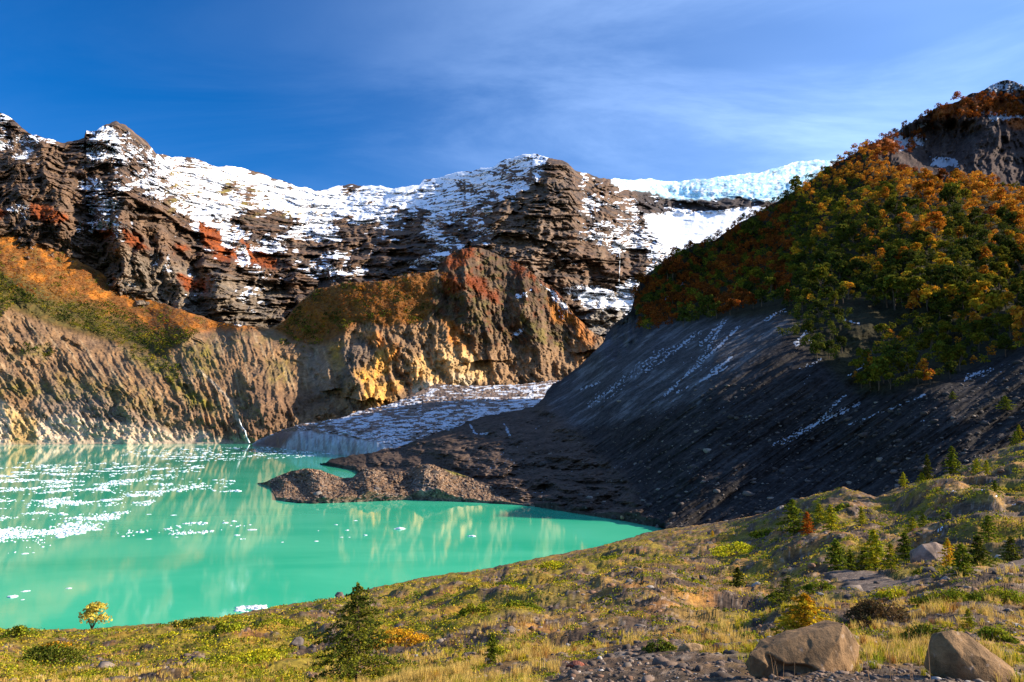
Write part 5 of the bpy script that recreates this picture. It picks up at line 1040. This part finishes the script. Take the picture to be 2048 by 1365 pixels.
ZN = [[(-200, 935), (60, 925), (250, 938), (330, 948), (470, 962), (475, 980), (330, 985), (300, 1010), (240, 1030), (230, 1050), (150, 1070), (60, 1085), (-200, 1090)], [(250, 900), (520, 893), (690, 908), (560, 918), (380, 925), (240, 912)], [(150, 925), (410, 930), (400, 944), (160, 945)],
      [(230, 1060), (330, 1055), (380, 1043), (505, 1042), (505, 1052), (400, 1068), (240, 1075)], [(480, 1077), (540, 1078), (540, 1088), (480, 1086)], [(0, 1090), (90, 1085), (120, 1095), (0, 1110)], [(330, 965), (470, 965), (475, 985), (330, 982)],
      [(470, 1215), (535, 1210), (535, 1225), (480, 1230)], [(150, 1000), (300, 995), (300, 1010), (100, 1015)]]
n = 130000; X = r.uniform(-200, 700, n); Y = r.uniform(892, 1232, n); Dw = W(X, Y); xw = at(X, Y, Dw)[:, 0]
ok = np.zeros(n, bool)
for i, pg in enumerate(ZN): ok |= inpoly(X + 8 * fbm(X / 30, Y / 8, 3, 1), Y + 3 * fbm(X / 30, Y / 8, 3, 2), pg)
strm = fbm(xw / 28, Dw / 30 * 1.0, 5, 63, 0.6) + 0.25 * fbm(X / 160, Y / 9, 3, 64)
ok &= r.random(n) < 0.75 * ss(0.06, 0.42, strm) + 0.05 * (strm > -0.1); X, Y, Dw, xw = X[ok], Y[ok], Dw[ok], xw[ok]
s_ = np.exp(r.normal(-0.95, 0.55, len(X))) * np.clip(Dw / 420, 0.45, 1.7)
V, Fq = floes(np.stack([xw, Dw], -1), s_, r, 0.10 + 0.12 * s_)
tag(mesh_obj('brash_ice', V, Fq, M_FLOE, smooth=False), 'drifting sheets of small white ice fragments on the turquoise lake', 'brash ice', kind='stuff')
def berg(x_, y_, wpx, hpx, label, seed, group=None):
    r = np.random.default_rng(seed); p = at(x_, y_, W(x_, y_)); k = p[1] / F; w_ = wpx * k; h_ = hpx * k * 1.1; rr = rnd_pts(seed, 26, w_, w_ * 0.8, 0.35); rr[:, 2] = np.abs(rr[:, 2]) * h_ * (1.7 - 2.4 * np.abs(rr[:, 0]) / w_)
    base = rr.copy(); base[:, 2] = -0.15; me = boulder_mesh(np.concatenate([rr / w_, base / w_]), seed, 2, 0.05, 0.015); me.name = 'ice_floe'; me.materials.append(M_FLOE)
    for f in me.polygons: f.use_smooth = False
    o = bpy.data.objects.new('ice_floe', me); COL.objects.link(o); o.location = (p[0], p[1], 0); o.scale = (w_,) * 3; tag(o, label, 'ice floe', group)
for i, (x_, y_, w_, h_, lb) in enumerate(((800, 1058, 26, 11, 'largest white iceberg, jagged, floating below the gravel spit'), (944, 1073, 18, 7, 'second white iceberg right of the largest, nearer the shore'), (25, 1194, 24, 10, 'white iceberg by the left edge near the shore'),
        (51, 1183, 18, 4, 'flat floe just right of the iceberg at the left edge'), (45, 1200, 8, 3, 'small chunk of ice below the iceberg at the left edge'), (138, 1177, 15, 3, 'thin tilted floe alone in the near water at left'),
        (347, 1031, 14, 3, 'flat floe alone above the middle ice band'), (298, 1029, 11, 2, 'smaller flat floe left of the lone one above the middle ice band'), (672, 1050, 9, 3, 'small floe left of the largest iceberg, upper one'),
        (711, 1042, 9, 3, 'floe farthest up, left of the largest iceberg'), (694, 1061, 10, 3, 'floe lower left of the largest iceberg'), (730, 1071, 12, 5, 'lumpy floe just below left of the largest iceberg'), (683, 1075, 7, 2, 'tiny floe left of the lumpy one'),
        (699, 1075, 6, 2, 'tiny floe between the lumpy one and another tiny one'), (633, 1083, 10, 3, 'small floe right of the ice band in mid water'), (504, 1060, 22, 4, 'oval floe at the right end of the middle ice band'), (474, 1071, 16, 4, 'wedge floe under the oval one'),
        (298, 1079, 15, 3, 'oval floe under the middle ice band'), (353, 1075, 8, 3, 'small chunk under the middle ice band'), (50, 1108, 15, 4, 'floe in open water near the left edge'), (67, 1106, 6, 2, 'tiny chunk right of that open-water floe'),
        (565, 1085, 6, 2, 'tiny chunk right of the small lower ice band'), (636, 1062, 4, 2, 'tiniest chunk of ice in mid water'), (335, 1058, 16, 3, 'bright floe inside the middle ice band'), (195, 1060, 20, 4, 'floe at the left end of the middle ice band'))):
    berg(x_, y_, w_, h_, lb, 700 + i)
M_FOAM = plain_mat('white_water', (0.82, 0.84, 0.86), 0.5, 2.0, 0.1, 0.4, 0.3)
def ribbon(name, layer, pts, off, label, cat):
    pts = np.array(pts, float); t_ = np.linspace(0, 1, 60); tt = np.linspace(0, 1, len(pts)); X = np.interp(t_, tt, pts[:, 0]) + 1.2 * fbm(t_ * 9, t_ * 0, 3, 4); Y = np.interp(t_, tt, pts[:, 1]); Wd = np.interp(t_, tt, pts[:, 2]) * (1 + 0.9 * fbm(t_ * 14, t_ * 0 + 5, 3, 6))
    rows = []
    for s__ in (-1, -0.33, 0.33, 1):
        p = layer.pt(X + s__ * Wd, Y); dr = p - EYE; p = EYE + dr * (1 - (off + (1 - abs(s__)) * off * .5) / np.linalg.norm(dr, axis=1))[:, None]; rows.append(p)
    o = mesh_obj(name, np.array(rows), grid_faces(4, 60), M_FOAM); tag(o, label, cat)
ribbon('waterfall', B, [(478, 838, 0.6), (483, 852, 0.9), (490, 862, 1.1), (493, 874, 1.4), (499, 886, 2.0)], 5.0, 'thin white waterfall running into the lake at the left end of the glacier', 'waterfall')
ribbon('waterfall', A, [(1238, 495, .5), (1240, 520, 0.5), (1238, 560, 0.6), (1240, 574, 1)], 20.0, 'faint thin waterfall on the dark cliff behind the central buttress', 'waterfall')
